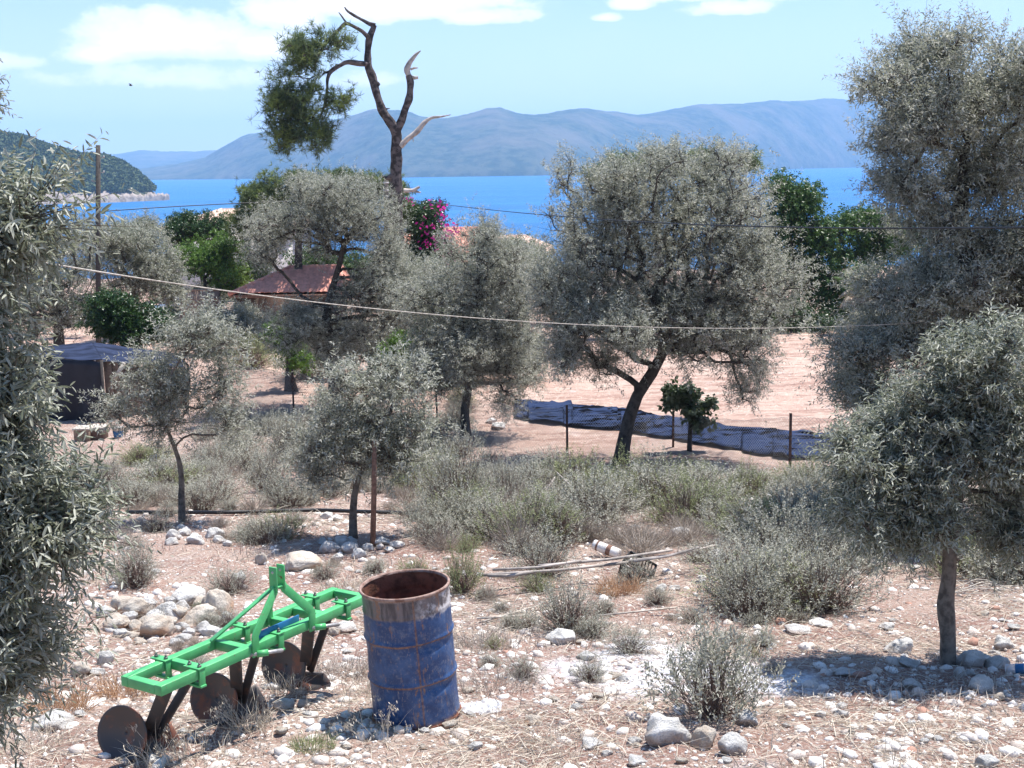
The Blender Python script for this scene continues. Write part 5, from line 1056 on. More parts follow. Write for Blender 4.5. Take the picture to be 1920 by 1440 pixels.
def stone_mat():
    m, t, b = mat('stone_wall'); oc = obj_coord(t); v = t.node('ShaderNodeTexVoronoi'); v.inputs['Scale'].default_value = 3.2; t.l.new(oc, v.inputs['Vector'])
    v2 = t.node('ShaderNodeTexVoronoi', feature='DISTANCE_TO_EDGE'); v2.inputs['Scale'].default_value = 3.2; t.l.new(oc, v2.inputs['Vector'])
    s = t.node('ShaderNodeSeparateColor'); t.l.new(v.outputs['Color'], s.inputs[0]); c = t.mix(s.outputs[0], (.30, .20, .15), (.48, .37, .29))
    t.l.new(t.mix(t.ramp(v2.outputs['Distance'], .0, .06, 1, 0), c, (.16, .12, .10)), b.inputs['Base Color']); b.inputs['Roughness'].default_value = .92; return m
M['stonewall'] = stone_mat()

def fence():
    posts = [(1905, 25.0, 1.15), (1481, float(G(1481, 878)[1]), 1.06), (1262, float(G(1262, 838)[1]), .80), (1064, float(G(1064, 868)[1]), 1.18), (820, 32.5, 1.15), (551, float(G(551, 782)[1]), 1.28), (417, float(G(417, 738)[1]), 1.15), (250, 42, 1.15)]
    P = [GY(p, Y, 860) for p, Y, h in posts]; b = P[3]; rt = empty('wire_fence', b, 'sagging chain-link fence on thin dark posts between scrub and field', 'fence')
    for p, (px, Y, h) in zip(P, posts):
        mb = MB(); mb.beam(p-[0, 0, .3], p+[rng.uniform(-.02, .02), 0, h], .055, .045); mb.obj('post', M['post'], rt, bevel=.004, origin=b)
    mb = MB(); V, F, n = [], [], 0
    A_, B_ = [], []
    for k in range(len(P)-1):
        a, c = P[k], P[k+1]; L = np.linalg.norm((c-a)[:2]); h0, h1 = posts[k][2]*.93, posts[k+1][2]*.93; m = int(L/.075)
        def at_(u, v):
            q = a[None]*(1-u)[:, None] + c[None]*u[:, None]; q[:, 2] = gz(q[:, 0], q[:, 1]) + v*(h0*(1-u)+h1*u)*(1-.10*np.sin(u*math.pi)) + .02; q[:, 1] += .04*np.sin(u*9+v*4); return q
        H = 1.0
        for s in (1, -1):
            u0 = np.arange(-14, m+14)/m
            for j in range(7):
                v0, v1 = j/7, (j+1)/7; ua = u0 + s*(v0*14/m/1.0 - (7/m)); ub = u0 + s*(v1*14/m - (7/m)); ok = (ua >= 0) & (ua <= 1) & (ub >= 0) & (ub <= 1)
                A_.append(at_(ua[ok], v0)); B_.append(at_(ub[ok], v1))
        for v in (0.99,):
            uu = np.linspace(0, 1, 16); q = at_(uu, v); A_.append(q[:-1]); B_.append(q[1:])
    A_, B_ = np.concatenate(A_), np.concatenate(B_); d = norm(B_-A_); s = norm(np.cross(d, [0, 1, 0]))*.0024; u = np.cross(norm(s), d)*.0024
    V = np.stack([A_+s, A_-s*.5+u, A_-s*.5-u, B_+s, B_-s*.5+u, B_-s*.5-u], 1).reshape(-1, 3); o = (np.arange(len(A_))*6)[:, None]
    mb.add(V, np.concatenate([o+np.array([[0, 1, 4, 3]]), o+np.array([[1, 2, 5, 4]]), o+np.array([[2, 0, 3, 5]])])); mb.obj('netting', M['wire'], rt, origin=b)
fence()
def net_strip():
    top = [(965, 752), (1000, 757), (1100, 764), (1200, 778), (1320, 801), (1420, 806), (1500, 815), (1580, 824), (1700, 832)]; bot = [(965, 786), (1000, 793), (1060, 800), (1140, 808), (1240, 822), (1330, 838), (1420, 855), (1480, 864), (1560, 864), (1700, 872)]
    xs = np.linspace(965, 1690, 240); ty = np.interp(xs, *zip(*top)); by = np.interp(xs, *zip(*bot)); T = np.array([G(x, y, 24) for x, y in zip(xs, ty)]); B = np.array([G(x, y, 24) for x, y in zip(xs, by)])
    v = np.linspace(0, 1, 40); V = T[:, None]*(1-v)[None, :, None] + B[:, None]*v[None, :, None]; U, W = np.meshgrid(np.arange(240)/240*16, v*3, indexing='ij')
    fold = np.abs(fbm(U*.42, W*2.6 + .5*fbm(U*.5, W, 71), 70, 4, .6)); V[..., 2] = gz(V[..., 0], V[..., 1]) + .045 + .60*np.maximum(.12-fold, 0)*(1+.8*fbm(U, W, 3)) + .045*(fbm(U*1.2, W*6, 72)+.5)
    V[..., 1] += .12*fbm(U*1.5, W*.5, 73)
    i = np.arange(240*40).reshape(240, 40); q = np.stack([i[:-1, :-1], i[:-1, 1:], i[1:, 1:], i[1:, :-1]], -1).reshape(-1, 4)
    o = link('shade_net_strip', make_mesh('shade_net_strip', V.reshape(-1, 3), q, M['net_ground'], True)); sf = o.modifiers.new('thick', 'SOLIDIFY'); sf.thickness = .01; tag(o, 'long dark blue-black shade net laid wrinkled along the bare field', 'net')
net_strip()
def shed():
    g0 = G(192, 792); Yc = float(g0[1]); C = at(190, 674, Yc); Lf = at(12, 662, Yc+1.0); Rt = at(345, 688, Yc+2.4); Bk = at(172, 642, Yc+4.2); BL = at(40, 652, Yc+4.4); BR = at(340, 664, Yc+4.6)
    rt = empty('netted_shed', g0, 'low animal shed roofed and walled with dark shade net', 'shed'); z0 = g0[2]
    # roof: sagging sheet through the corner points
    def gridsheet(p00, p10, p11, p01, nu, nv, f, name, m, th=.012):
        u, v = np.meshgrid(np.linspace(0, 1, nu), np.linspace(0, 1, nv), indexing='ij'); P = ((1-u)*(1-v))[..., None]*p00 + (u*(1-v))[..., None]*p10 + (u*v)[..., None]*p11 + ((1-u)*v)[..., None]*p01; P = P + f(u, v)
        i = np.arange(nu*nv).reshape(nu, nv); q = np.stack([i[:-1, :-1], i[1:, :-1], i[1:, 1:], i[:-1, 1:]], -1).reshape(-1, 4); o = link(name, make_mesh(name, P.reshape(-1, 3)-g0, q, m, True), rt); s = o.modifiers.new('thick', 'SOLIDIFY'); s.thickness = th; return o
    wav = lambda u, v: np.stack([0*u, 0*u, .06*fbm(u*4, v*3, 81)+.10*np.sin(v*3.14)*0 - .05*np.abs(np.sin(u*6.3))*(1-v)], -1)
    gridsheet(Lf, C, Bk, BL, 30, 20, wav, 'net_roof', M['net']); gridsheet(C+[.002, 0, -.002], Rt, BR, Bk+[.002, 0, -.002], 30, 20, wav, 'net_roof', M['net'])
    Lg, Cg, Rg = Lf.copy(), C.copy(), Rt.copy(); Lg[2] = Cg[2] = z0-.15; Rg[2] = z0-.1
    hang = lambda u, v: np.stack([.03*np.sin(u*30), .06*np.sin(u*25+v*3)*v, 0*u], -1)
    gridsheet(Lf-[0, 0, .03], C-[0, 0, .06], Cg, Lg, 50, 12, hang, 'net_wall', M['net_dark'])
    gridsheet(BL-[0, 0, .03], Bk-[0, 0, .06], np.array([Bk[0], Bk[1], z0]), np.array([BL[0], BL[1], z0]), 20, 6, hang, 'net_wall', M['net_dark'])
    n = 13
    for k in range(n):
        t = (k+.5)/n
        if k in (6, 9): continue
        p = (C*(1-t)+Rt*t); p[1] += .25; w = np.linalg.norm(Rt-C)/n*.88; mb = MB(); q = p.copy(); q[2] = z0-.1; mb.beam(q, p-[rng.uniform(-.03, .03), 0, .08+rng.uniform(0, .1)], w, .025, up=(0, 1, 0)); mb.obj('wall_board', M['wood'], rt, bevel=.003, origin=g0)
    mb = MB(); a = at(233, 680, Yc+.25); b = at(214, 712, Yc+.2); mb.beam(a, b, .10, .03, up=(0, 1, 0)); mb.obj('diagonal_board', M['cane'], rt, origin=g0)
    for p in (C, Lf, Rt, BL, BR, Bk):
        mb = MB(); q = p.copy(); q[2] = z0-.2; mb.tube([q, p-[0, 0, .02]], .04, 8); mb.obj('post', M['pole'], rt, origin=g0)
    # hive boxes, bucket
    for k, (px, py, w, lab) in enumerate([(158, 824, .40, 'brown wooden box with pale lid, left of the pair before the shed'), (186, 822, .38, 'brown wooden box with pale lid, right of the pair before the shed')]):
        g = G(px, py); r2 = empty('wooden_box', g, lab, 'box', 'lidded wooden boxes', rng.uniform(-.12, .12)); h = .27
        mb = MB(); mb.box((0, 0, h/2), (w*.9, .42, h)); mb.obj('body', M['stucco'] if k else M['wood'], r2, bevel=.004); mb = MB(); mb.box((0, 0, h+.022), (w, .48, .04)); mb.obj('lid', M['cane'], r2, bevel=.006)
    g = G(222, 822); r2 = empty('bucket', g, 'white and blue plastic bucket beside the lidded boxes', 'bucket'); mb = MB(); mb.lathe([(.001, .003), (.10, .003), (.135, .27), (.145, .27), (.145, .285), (.128, .285), (.095, .015)], n=24); mb.obj('body', M['white_plastic'], r2, True)
    mb = MB(); mb.lathe([(.1075, .05), (.129, .20)], n=24); mb.obj('blue_band', M['blue_paint'], r2, True)
shed()
def stick(name, label, cat, pts, rad, m, group=None, n=8, lift=0.):
    P = np.array(pts, float); mb = MB(); mb.tube(P, rad, n); o = link(name, mb.mesh(name, m, True)); return tag(o, label, cat, group)
def ground_line(pts, h, n=24):
    xs = [p[0] for p in pts]; ys = [p[1] for p in pts]; t = np.linspace(0, 1, n); k = np.linspace(0, 1, len(pts)); P = []
    for a, b in zip(np.interp(t, k, xs), np.interp(t, k, ys)): g = G(a, b, 26); g[2] += h; P.append(g)
    P = np.array(P); P[1:-1] = (P[:-2]+P[1:-1]*2+P[2:])/4; return P
def small_things():
    stick('water_pipe', 'black irrigation pipe lying straight across the ground behind the young olives', 'pipe', ground_line([(238, 966), (420, 967), (590, 962), (700, 966), (820, 970), (935, 966)], .045, 40), .027, M['black_plastic'])
    Y = float(G(697, 1024)[1]); b = GY(697, Y, 1024); t = at(702, 828, Y); stick('wooden_stake', 'straight brown wooden stake supporting the young olive', 'stake', [b-[0, 0, .2], b*.5+t*.5+[.01, 0, 0], t], [.034, .030, .026], M['stake'])
    for k, (a, b_, r) in enumerate([((905, 1109), (1190, 1088), .016), ((915, 1114), (1000, 1112), .018), ((1180, 1089), (1340, 1062), .014), ((1010, 1103), (1260, 1074), .014), ((1190, 1098), (1310, 1072), .013), ((925, 1119), (1090, 1102), .013)]):
        P0, P1 = G(*a), G(*b_); P0[2] += .16+.02*k; P1[2] += .19+.015*k; stick('long_pole', 'thin grey pole in the bundle lying over the scrub, ' + ['longest at left', 'dark lower left', 'right tip', 'crossing the middle', 'short right', 'lowest left'][k], 'pole', [P0, (P0+P1)/2-[0, 0, .02], P1], r, M['deadwood'], 'bundle of poles in the scrub')
    for k, (a, b_, lab) in enumerate([((895, 1166), (985, 1161), 'pale straight stick right of the drum'), ((905, 1172), (1018, 1142), 'pale slanting stick crossing the one right of the drum'), ((1120, 1161), (1270, 1150), 'long pale stick lying below the pole bundle')]):
        P0, P1 = G(*a), G(*b_); P0[2] += .03; P1[2] += .035+.01*k; stick('stick', lab, 'stick', [P0, P1], .009, M['cane'], 'pale sticks on the ground')
    for k in range(9):
        a = (1775+rng.uniform(0, 30), 1085+rng.uniform(0, 42)); b_ = (1860+rng.uniform(0, 55), 1080+rng.uniform(0, 40)); P0, P1 = G(*a), G(*b_); mid = (P0+P1)/2+[0, 0, rng.uniform(.02, .08)]
        stick('cut_cane', 'thin pale cane ' + ['lowest', 'second', 'third', 'fourth', 'fifth', 'sixth', 'seventh', 'eighth', 'topmost'][k] + ' in the heap right of the near right trunk', 'cane', [P0+[0, 0, .02], mid, P1+[0, 0, .02]], .005, M['cane'], 'pale canes right of the near right trunk', 6)
    # fallen bare branches in the scrub
    for k, pts in enumerate([[(1040, 915), (1085, 955), (1110, 975), (1125, 1000)], [(985, 985), (1015, 955), (1040, 925)]]):
        P = np.array([G(*p) for p in pts]); P[:, 2] += np.linspace(.30, .10, len(P)) if k == 0 else np.linspace(.08, .25, len(P))
        stick('bare_branch', ['forked bleached branch sticking out of the scrub', 'curved grey dead branch left of the forked bleached one'][k], 'branch', P, np.linspace(.008, .016, len(P)), M['deadwood'])
    # white tube with brown band
    g = G(1136, 1044); rt = empty('plastic_canister', g, 'white tube with brown band dumped in the scrub', 'tube'); rt.rotation_euler = (R(8), R(14), R(-28))
    mb = MB(); mb.lathe([(.001, -.16), (.052, -.16), (.055, -.15), (.055, .13), (.05, .145), (.04, .15), (.001, .15)], n=28); o = mb.obj('body', M['white_plastic'], rt, True); o.rotation_euler = (0, R(90), 0); o.location = (0, 0, .09)
    mb = MB(); mb.lathe([(.0565, .0), (.0565, .05)], n=28); o = mb.obj('brown_band', M['stake'], rt, True); o.rotation_euler = (0, R(90), 0); o.location = (0, 0, .09)
    mb = MB(); mb.lathe([(.0565, -.12), (.0565, -.10)], n=28); o = mb.obj('brown_band', M['stake'], rt, True); o.rotation_euler = (0, R(90), 0); o.location = (0, 0, .09)
    # black crate
    g = G(1192, 1080); rt = empty('plastic_crate', g, 'broken black plastic crate beside the white tube', 'crate'); rt.rotation_euler = (R(25), R(22), R(-25)); mb = MB()
    for x in (-.15, .15): mb.beam((x, -.1, .1), (x, .1, .1), .012, .16)
    for y in (-.1, .1):
        for z in (.03, .17): mb.beam((-.15, y, z), (.15, y, z), .012, .025)
        for j in range(9): mb.beam((-.135+j*.034, y, .03), (-.135+j*.034, y, .17), .010, .008, up=(0, 1, 0))
    for j in range(8): mb.beam((-.15, -.09+j*.026, .024), (.15, -.09+j*.026, .024), .008, .006)
    mb.obj('body', M['black_plastic'], rt)
    # crumpled clear plastic sheet right of the drum
    def crumple(name, px, py, wx, wy, hh, m, label, cat, seed):
        g = G(px, py); n = 60; u, v = np.meshgrid(np.linspace(-1, 1, n), np.linspace(-1, 1, n), indexing='ij'); k = g[1]/F; ed = 1+.35*fbm(u*1.5+5, v*1.5, seed)
        X = g[0]+u*wx*k*ed; Yy = g[1]+v*wy*k*ed*1.9; rr = np.sqrt(u*u+v*v)/1.42; h = np.abs(fbm(u*2.4, v*2.4, seed+1, 5, .62))*hh*2.4*(1-rr**2*.7); Z = gz(X, Yy)+.012+h
        i = np.arange(n*n).reshape(n, n); q = np.stack([i[:-1, :-1], i[1:, :-1], i[1:, 1:], i[:-1, 1:]], -1).reshape(-1, 4); c = ((u[:-1, :-1]**2+v[:-1, :-1]**2) < 1.35+.5*fbm(u[:-1, :-1]*3, v[:-1, :-1]*3, seed)).ravel()
        tag(link(name, make_mesh(name, np.stack([X, Yy, Z], -1).reshape(-1, 3), q[c], m)), label, cat)
    pm, t, b = mat('clear_plastic'); b.inputs['Base Color'].default_value = (.85, .87, .9, 1); b.inputs['Roughness'].default_value = .15; b.inputs['Alpha'].default_value = .5; b.inputs['Specular IOR Level'].default_value = .8
    crumple('plastic_sheet', 900, 1330, 42, 17, .09, pm, 'crumpled clear plastic sheet on the ground right of the drum', 'plastic sheet', 91)
    crumple('plastic_bag', 858, 966, 30, 10, .07, M['silver'], 'crumpled grey plastic bag by the black pipe', 'plastic bag', 95)
    # bottle at the right edge
    g = G(1912, 1264); rt = empty('plastic_bottle', g, 'white plastic bottle with blue label at the right edge', 'bottle'); rt.rotation_euler = (0, R(82), R(-25)); rt.location.z += .04
    mb = MB(); mb.lathe([(.001, -.1), (.033, -.1), (.036, -.09), (.036, .05), (.028, .08), (.013, .10), (.013, .12)], n=20); mb.obj('body', pm, rt, True); mb = MB(); mb.lathe([(.0372, -.03), (.0372, .03)], n=20); mb.obj('blue_label', M['blue_paint'], rt, True); mb = MB(); mb.lathe([(.015, .112), (.015, .13), (.001, .13)], n=16); mb.obj('cap', M['white_plastic'], rt)
    # agave-like dry weed left of the stone pile top, red bracts
    g = G(470, 1075); r = np.random.default_rng(2)
    # poles and cables
    Y1 = 46.0; b = GY(184, Y1, 470); t = at(184, 272, Y1); rt = empty('utility_pole', b, 'bare dark wooden pole standing at left against the water', 'pole', 'wooden poles carrying the cable')
    mb = MB(); mb.tube([b-[0, 0, .3], b*.5+t*.5, t], [.10, .088, .078], 12); mb.obj('shaft', M['pole'], rt, True, origin=b)
    for py, s in ((296, 1), (324, 1), (340, -1)):
        c = at(184+s*5, py, Y1-.05); mb = MB(); mb.tube([c, c+[s*.13, 0, .02]], .012, 6); mb.tube([c+[s*.10, 0, .0], c+[s*.10, 0, .07]], .028, 10); mb.obj('insulator', M['pin'], rt, True, origin=b)
    Y2 = 51.0; b = GY(724, Y2, 500); t = at(724, 338, Y2); rt = empty('utility_pole', b, 'dark pole half buried in foliage at the foot of the broken pine', 'pole', 'wooden poles carrying the cable')
    mb = MB(); mb.tube([b-[0, 0, .3], b*.5+t*.5, t], [.11, .10, .095], 12); mb.obj('shaft', M['pole'], rt, True, origin=b)
    for py in (343, 357, 368): c = at(724, py, Y2); mb = MB(); mb.tube([c-[0, 0, .03], c+[0, 0, .03]], .115, 12); mb.obj('band', M['pin'], rt, True, origin=b)
    def cable(name, lab, pts, rad, m):
        t = np.linspace(0, 1, 80); k = [p[0] for p in pts]; xs = np.linspace(k[0], k[-1], 80); co = np.polyfit([p[0] for p in pts], [p[1] for p in pts], 3 if len(pts) > 4 else 2); ys = np.polyval(co, xs); Ys = np.interp(xs, k, [p[2] for p in pts])
        o = link(name, MB().tube(np.array([at(x, y, Yy) for x, y, Yy in zip(xs, ys, Ys)]), rad, 6).mesh(name, m, True)); tag(o, lab, 'cable')
    cable('power_cable', 'dark overhead cable from the bare left pole to the broken pine', [(184, 397, 46), (440, 381.5, 48.4), (724, 373, 51)], .018, M['black_plastic'])
    cable('power_cable', 'dark overhead cable running right from the broken pine past the big olives', [(724, 368, 51), (820, 382, 38.3), (880, 390, 33.3), (940, 396, 29.4), (1000, 402, 26.4), (1150, 412, 20.9), (1300, 420, 17.3), (1640, 427, 12.5), (1920, 427.5, 10.2), (2250, 420, 8.3)], .0085, M['black_plastic'])
    cable('clothes_line', 'pale rope strung low across the grove from left to right', [(78, 491, 5.6), (320, 532, 7.0), (560, 562, 8.6), (893, 595, 10.6), (1100, 610, 11.6), (1290, 615.5, 12.6), (1620, 610, 14.2), (1760, 602, 15)], .0036, M['cane'])
    # sailboat
    c = onz(1503, 320.5, 0.0); rt = empty('sailboat', c, 'tiny white sailboat on the blue water near the far shore', 'sailboat'); rt.rotation_euler.z = R(12)
    mb = MB(); X = np.linspace(-7, 7.5, 14); wv = 2.0*np.sin(np.clip((X+7)/14.5, .0, 1)*math.pi*.92+.12)**.6; V = np.concatenate([np.stack([X, wv, X*0+1.9+.02*(X-1)**2*.3], 1), np.stack([X*.9, wv*.5, X*0-.3], 1), np.stack([X*.9, -wv*.5, X*0-.3], 1), np.stack([X, -wv, X*0+1.9+.02*(X-1)**2*.3], 1)]); i = np.arange(56).reshape(4, 14)
    mb.add(V, np.concatenate([np.stack([i[a, :-1], i[a, 1:], i[(a+1) % 4, 1:], i[(a+1) % 4, :-1]], -1) for a in range(4)])); mb.obj('hull', M['white_plastic'], rt)
    mb = MB(); mb.box((-1, 0, 2.5), (6, 2, 1.2)); mb.obj('cabin', M['white_plastic'], rt, bevel=.2); mb = MB(); mb.tube([(.8, 0, 1.8), (.8, 0, 18)], .16, 8); mb.tube([(.8, 0, 3.6), (-5.5, 0, 3.5)], .12, 6); mb.obj('mast', M['pin'], rt)
    mb = MB(); mb.add([(.6, 0, 4), (-4.8, .5, 4), (-1.6, .5, 9), (.6, 0, 16)], np.array([[0, 1, 2, 3]])); mb.obj('main_sail', M['white_plastic'], rt); mb = MB(); mb.add([(1.1, 0, 15), (3.4, .7, 7.5), (7.2, 0, 2.4), (1.4, .5, 3)], np.array([[0, 1, 2, 3]])); mb.obj('jib', M['white_plastic'], rt)
    # bird
    c = at(245, 160, 120); mb = MB(); mb.lathe([(.002, -.16), (.05, -.08), (.07, .02), (.04, .12), (.003, .18)], n=8); V = np.concatenate(mb.V); V = V[:, [2, 0, 1]]; mb.V = [V]
    for s in (-1, 1): mb.add([(.05, 0, .02), (-.07, 0, .02), (-.08, s*.22, .14), (.02, s*.24, .15), (-.09, s*.45, .06), (-.05, s*.46, .06)], np.array([[0, 1, 2, 3], [3, 2, 4, 5]]))
    o = mb.obj('bird', M['black_plastic']); o.location = c; tag(o, 'small dark bird flying in the pale sky at upper left', 'bird')
small_things()

def roof_slope(mb, p00, p10, p11, p01, pitch=.26, row=.36):
    """tiled slope: p00-p10 along the eave, p01-p11 along the ridge"""
    p00, p10, p11, p01 = [np.asarray(p, float) for p in (p00, p10, p11, p01)]; W = np.linalg.norm(p10-p00); H = np.linalg.norm((p01+p11-p00-p10)/2); nrm = norm(np.cross(p10-p00, (p01+p11)/2-(p00+p10)/2)); nrm = nrm if nrm[2] > 0 else -nrm
    nu, nv = max(8, int(W/pitch*5)), max(3, int(H/row))*2+1; u, v = np.meshgrid(np.linspace(0, 1, nu), np.linspace(0, 1, nv), indexing='ij')
    P = ((1-u)*(1-v))[..., None]*p00 + (u*(1-v))[..., None]*p10 + (u*v)[..., None]*p11 + ((1-u)*v)[..., None]*p01; d = (P-p00)@norm(p10-p00)
    h = .045*np.abs(np.sin(d/pitch*math.pi)) + .11*(np.arange(nv) % 2 == 0)[None, :]; P = P + nrm*h[..., None]; i = np.arange(nu*nv).reshape(nu, nv)
    mb.add(P.reshape(-1, 3), np.stack([i[:-1, :-1], i[1:, :-1], i[1:, 1:], i[:-1, 1:]], -1).reshape(-1, 4))
def hip_house(name, label, x0, x1, Y, dep, eave, ridge, rx0, rx1, wall, tile, over=.4, openings=(), group=None, cat='house'):
    a, b = at(x0, eave, Y), at(x1, eave, Y); ze = (a[2]+b[2])/2; g = min(float(gz(a[0], Y)), float(gz(b[0], Y+dep)))-.3; base = np.array([(a[0]+b[0])/2, Y+dep/2, g+.3]); rt = empty(name, base, label, cat, group)
    xa, xb = a[0]+over, b[0]-over; mb = MB(); mb.box(((xa+xb)/2, Y+over+(dep-2*over)/2, (g+ze)/2-.03), (xb-xa, dep-2*over, ze-g)); mb.obj('wall', wall, rt, origin=base)
    yr = Y+dep/2; r0, r1 = at(rx0, ridge, yr), at(rx1, ridge, yr); zr = (r0[2]+r1[2])/2; e = [np.array([a[0], Y, ze]), np.array([b[0], Y, ze]), np.array([b[0], Y+dep, ze]), np.array([a[0], Y+dep, ze])]; R0, R1 = np.array([r0[0], yr, zr]), np.array([r1[0], yr, zr])
    mb = MB(); roof_slope(mb, e[0], e[1], R1, R0); roof_slope(mb, e[2], e[3], R0, R1); roof_slope(mb, e[3], e[0], R0, R0+[0, .01, 0]); roof_slope(mb, e[1], e[2], R1+[0, .01, 0], R1)
    for p, q in ((R0, R1), (e[0], R0), (e[3], R0), (e[1], R1), (e[2], R1)): mb.tube([p+[0, 0, .06], q+[0, 0, .08]], .09, 8)
    rf = mb.obj('roof', tile, rt, origin=base); mb = MB(); mb.beam(e[0]+[.03, .05, -.05], e[1]+[-.03, .05, -.05], .06, .12); mb.beam(e[0]+[.05, .1, -.05], e[3]+[.05, -.1, -.05], .06, .12); mb.obj('fascia', M['stake'], rt, origin=base)
    for ox, oy, w, h in openings:
        c = at(ox, oy, Y+over-.01); mb = MB(); mb.box(c, (w, .06, h)); f = mb.obj('window', M['white_plastic'], rt, bevel=.004, origin=base); mb = MB(); mb.box(c-[0, .035, 0], (w-.12, .02, h-.12)); mb.obj('pane', M['glass'], f, origin=base)
    return rt
def houses():
    hip_house('outbuilding', 'small brown outbuilding with terracotta tile roof behind the tall grey olive', 429, 640, 56, 4.2, 553, 503, 545, 640, M['stucco'], M['tile'], .25)
    hip_house('house', 'white house with pale tiled roof, left of the broken pine', 292, 560, 84, 9, 431, 394, 416, 520, M['white_wall'], M['tile_pale'], .5, [(455, 470, 1.1, 1.3), (340, 470, 1.1, 1.3), (395, 470, 1.1, 1.3)], 'tiled houses')
    hip_house('house', 'house with red tiled roof right of the pink bougainvillea', 690, 945, 72, 8, 497, 431, 772, 895, M['stucco'], M['tile'], .5, [(735, 525, 1.1, 1.3), (860, 525, 1.1, 1.3)], 'tiled houses')
    hip_house('house', 'low house with brownish tiled ridge touching the water line', 880, 1040, 84, 7, 476, 445, 905, 985, M['white_wall'], M['tile_pale'], .5, [(950, 500, 1, 1.2)], 'tiled houses')
    # garden wall with arches, low wall
    Y = 58; a, b = at(336, 545, Y), at(412, 550, Y); g = float(gz(a[0], Y))-.3; base = np.array([(a[0]+b[0])/2, Y, g+.3]); rt = empty('garden_wall', base, 'tall stone garden wall with blind arches left of the outbuilding', 'wall')
    mb = MB(); mb.beam([a[0], Y, (a[2]+g)/2], [b[0], Y, (a[2]+g)/2], .35, a[2]-g); mb.obj('masonry', M['stonewall'], rt, origin=base); mb = MB(); mb.beam([a[0]-.05, Y, a[2]+.03], [b[0]+.05, Y, a[2]+.03], .42, .06); mb.obj('coping', M['stonewall'], rt, origin=base)
    for px in (357, 380, 402):
        c = at(px, 572, Y-.19); mb = MB(); P = [c+[.28*math.cos(t), 0, .28*math.sin(t)] for t in np.linspace(0, math.pi, 12)]; P = [P[0]-[0, 0, .5]]+P+[P[-1]-[0, 0, .5]]; mb.tube(P, .04, 6); mb.obj('arch', M['stonewall'], rt, origin=base)
    Y = 54.5; a, b = at(408, 588, Y), at(492, 594, Y); g = float(gz(a[0], Y))-.3; mb = MB(); mb.beam([a[0], Y, (a[2]+g)/2], [b[0], Y, (a[2]+g)/2], .3, a[2]-g); o = mb.obj('low_wall', M['stonewall'], bevel=.01); tag(o, 'low stone wall in front of the outbuilding porch', 'wall')
    Y = 54.3; a, b = at(418, 587, Y), at(456, 587, Y); mb = MB(); mb.beam([a[0], Y+.1, a[2]+.04], [b[0], Y+.1, a[2]+.04], .4, .05); tag(mb.obj('stone_slab', M['white_plastic'], bevel=.01), 'pale slab lying on the low stone wall', 'slab')
    # dry stone wall at the back of the field
    for k, (x0, x1, yy) in enumerate([(1200, 1420, 652)]):
        P = ground_line([(x0, yy), (x1, yy+4)], .1, 40); mb = MB(); V0, F0 = rock_shape(2, 700, 8, .1)
        for i in range(39):
            for l in range(3):
                for w in range(2): s = rng.uniform(.16, .26); mb.add(V0[:, [0, 1, 2]]*[s*1.3, s, s*.8]@np.array(Matrix.Rotation(rng.uniform(0, 6), 3, 'Z')) + P[i] + [rng.uniform(-.1, .1), w*.3, l*.24], F0)
        tag(mb.obj('dry_stone_wall', M['rock_white']), 'rough dry stone wall at the far edge of the field', 'wall')
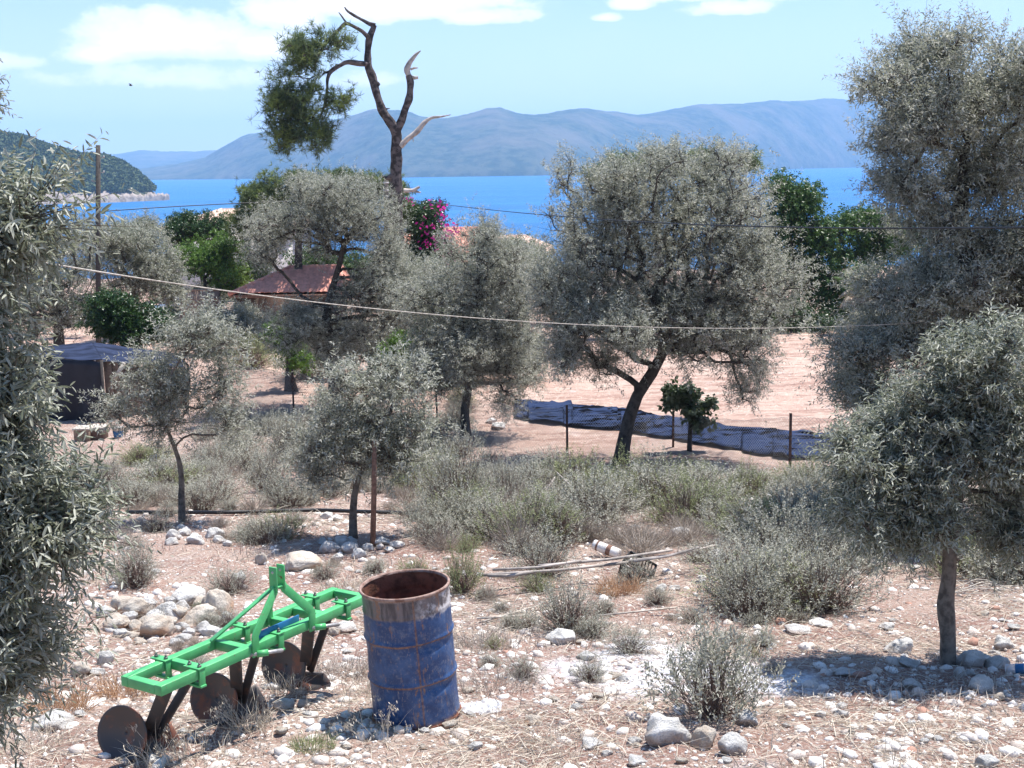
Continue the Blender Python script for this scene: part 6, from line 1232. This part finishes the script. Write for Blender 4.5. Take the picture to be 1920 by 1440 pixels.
def car(label, px, py, Y, rz, group):
    b = GY(px, Y, py); rt = empty('parked_car', b, label, 'car', group, rz)
    st = [(-2.1, .55, .95, .70), (-2.02, .35, 1.02, .80), (-1.5, .24, 1.06, .86), (0, .22, 1.0, .88), (1.2, .22, .94, .87), (1.85, .26, .84, .80), (2.12, .38, .70, .66)]; V, n = [], 12
    for x, z0, z1, w in st:
        for j in range(n): a = 2*math.pi*j/n; c, s = math.cos(a), math.sin(a); V.append((x, w*np.sign(c)*abs(c)**.4, (z0+z1)/2 + (z1-z0)/2*np.sign(s)*abs(s)**.45))
    j = np.arange(n); q = np.concatenate([np.stack([i*n+j, i*n+(j+1) % n, (i+1)*n+(j+1) % n, (i+1)*n+j], 1) for i in range(len(st)-1)]); mb = MB(); mb.add(V, q); mb.add(V[:n], np.array([list(range(n))[::-1]])); mb.add(V[-n:], np.array([list(range(n))])); mb.obj('body', M['silver'], rt, True)
    roof = [(-1.45, .62), (-.9, .60), (.35, .60), (.5, .58)]; lo = [(-2.0, .76), (-1.2, .78), (.6, .78), (1.25, .76)]; V = [(x, s*w, .98) for s in (-1, 1) for x, w in lo] + [(x, s*w, 1.44 if 0 < i < 3 else 1.40) for s in (-1, 1) for i, (x, w) in enumerate(roof)]
    mb = MB(); mb.add(V, np.array([[0, 1, 9, 8], [1, 2, 10, 9], [2, 3, 11, 10], [4, 12, 13, 5], [5, 13, 14, 6], [6, 14, 15, 7], [0, 8, 12, 4], [3, 7, 15, 11]])); mb.obj('windows', M['glass'], rt)
    mb = MB(); mb.add([V[8], V[9], V[10], V[11], V[12], V[13], V[14], V[15]], np.array([[0, 1, 5, 4], [1, 2, 6, 5], [2, 3, 7, 6]])); mb.box((-.45, 0, 1.44), (1.5, 1.1, .05))
    for s in (-1, 1):
        for (i, k) in ((0, 8), (1, 9), (3, 11)): p, q_ = np.array(V[i if s < 0 else i+4]), np.array(V[k if s < 0 else k+4]); mb.tube([p, q_], .035, 6)
    mb.obj('roof', M['silver'], rt)
    for x in (-1.3, 1.35):
        for s in (-1, 1):
            mb = MB(); mb.tube([(x, s*.66, .31), (x, s*.86, .31)], .31, 20); w = mb.obj('wheel', M['black_plastic'], rt, True); mb = MB(); mb.tube([(x, s*.85, .31), (x, s*.87, .31)], .19, 14); mb.obj('rim', M['pin'], w)
    for s in (-1, 1): mb = MB(); mb.box((-2.08, s*.6, .78), (.08, .28, .16)); mb.obj('tail_light', M['red_lens'], rt, bevel=.02); mb = MB(); mb.box((2.02, s*.52, .66), (.1, .3, .14)); mb.obj('headlight', M['white_plastic'], rt, bevel=.02)
    mb = MB(); mb.box((-2.13, 0, .62), (.02, .5, .12)); mb.obj('number_plate', M['white_plastic'], rt); mb = MB(); mb.box((-2.12, 0, .42), (.12, 1.5, .16)); mb.obj('bumper', M['silver'], rt, bevel=.03)
houses()
car('silver car seen from behind, among the far left olives', 158, 590, 66, R(110), 'cars parked behind the trees')
car('white car glimpsed right of the dark orange tree', 315, 600, 60, R(200), 'cars parked behind the trees')
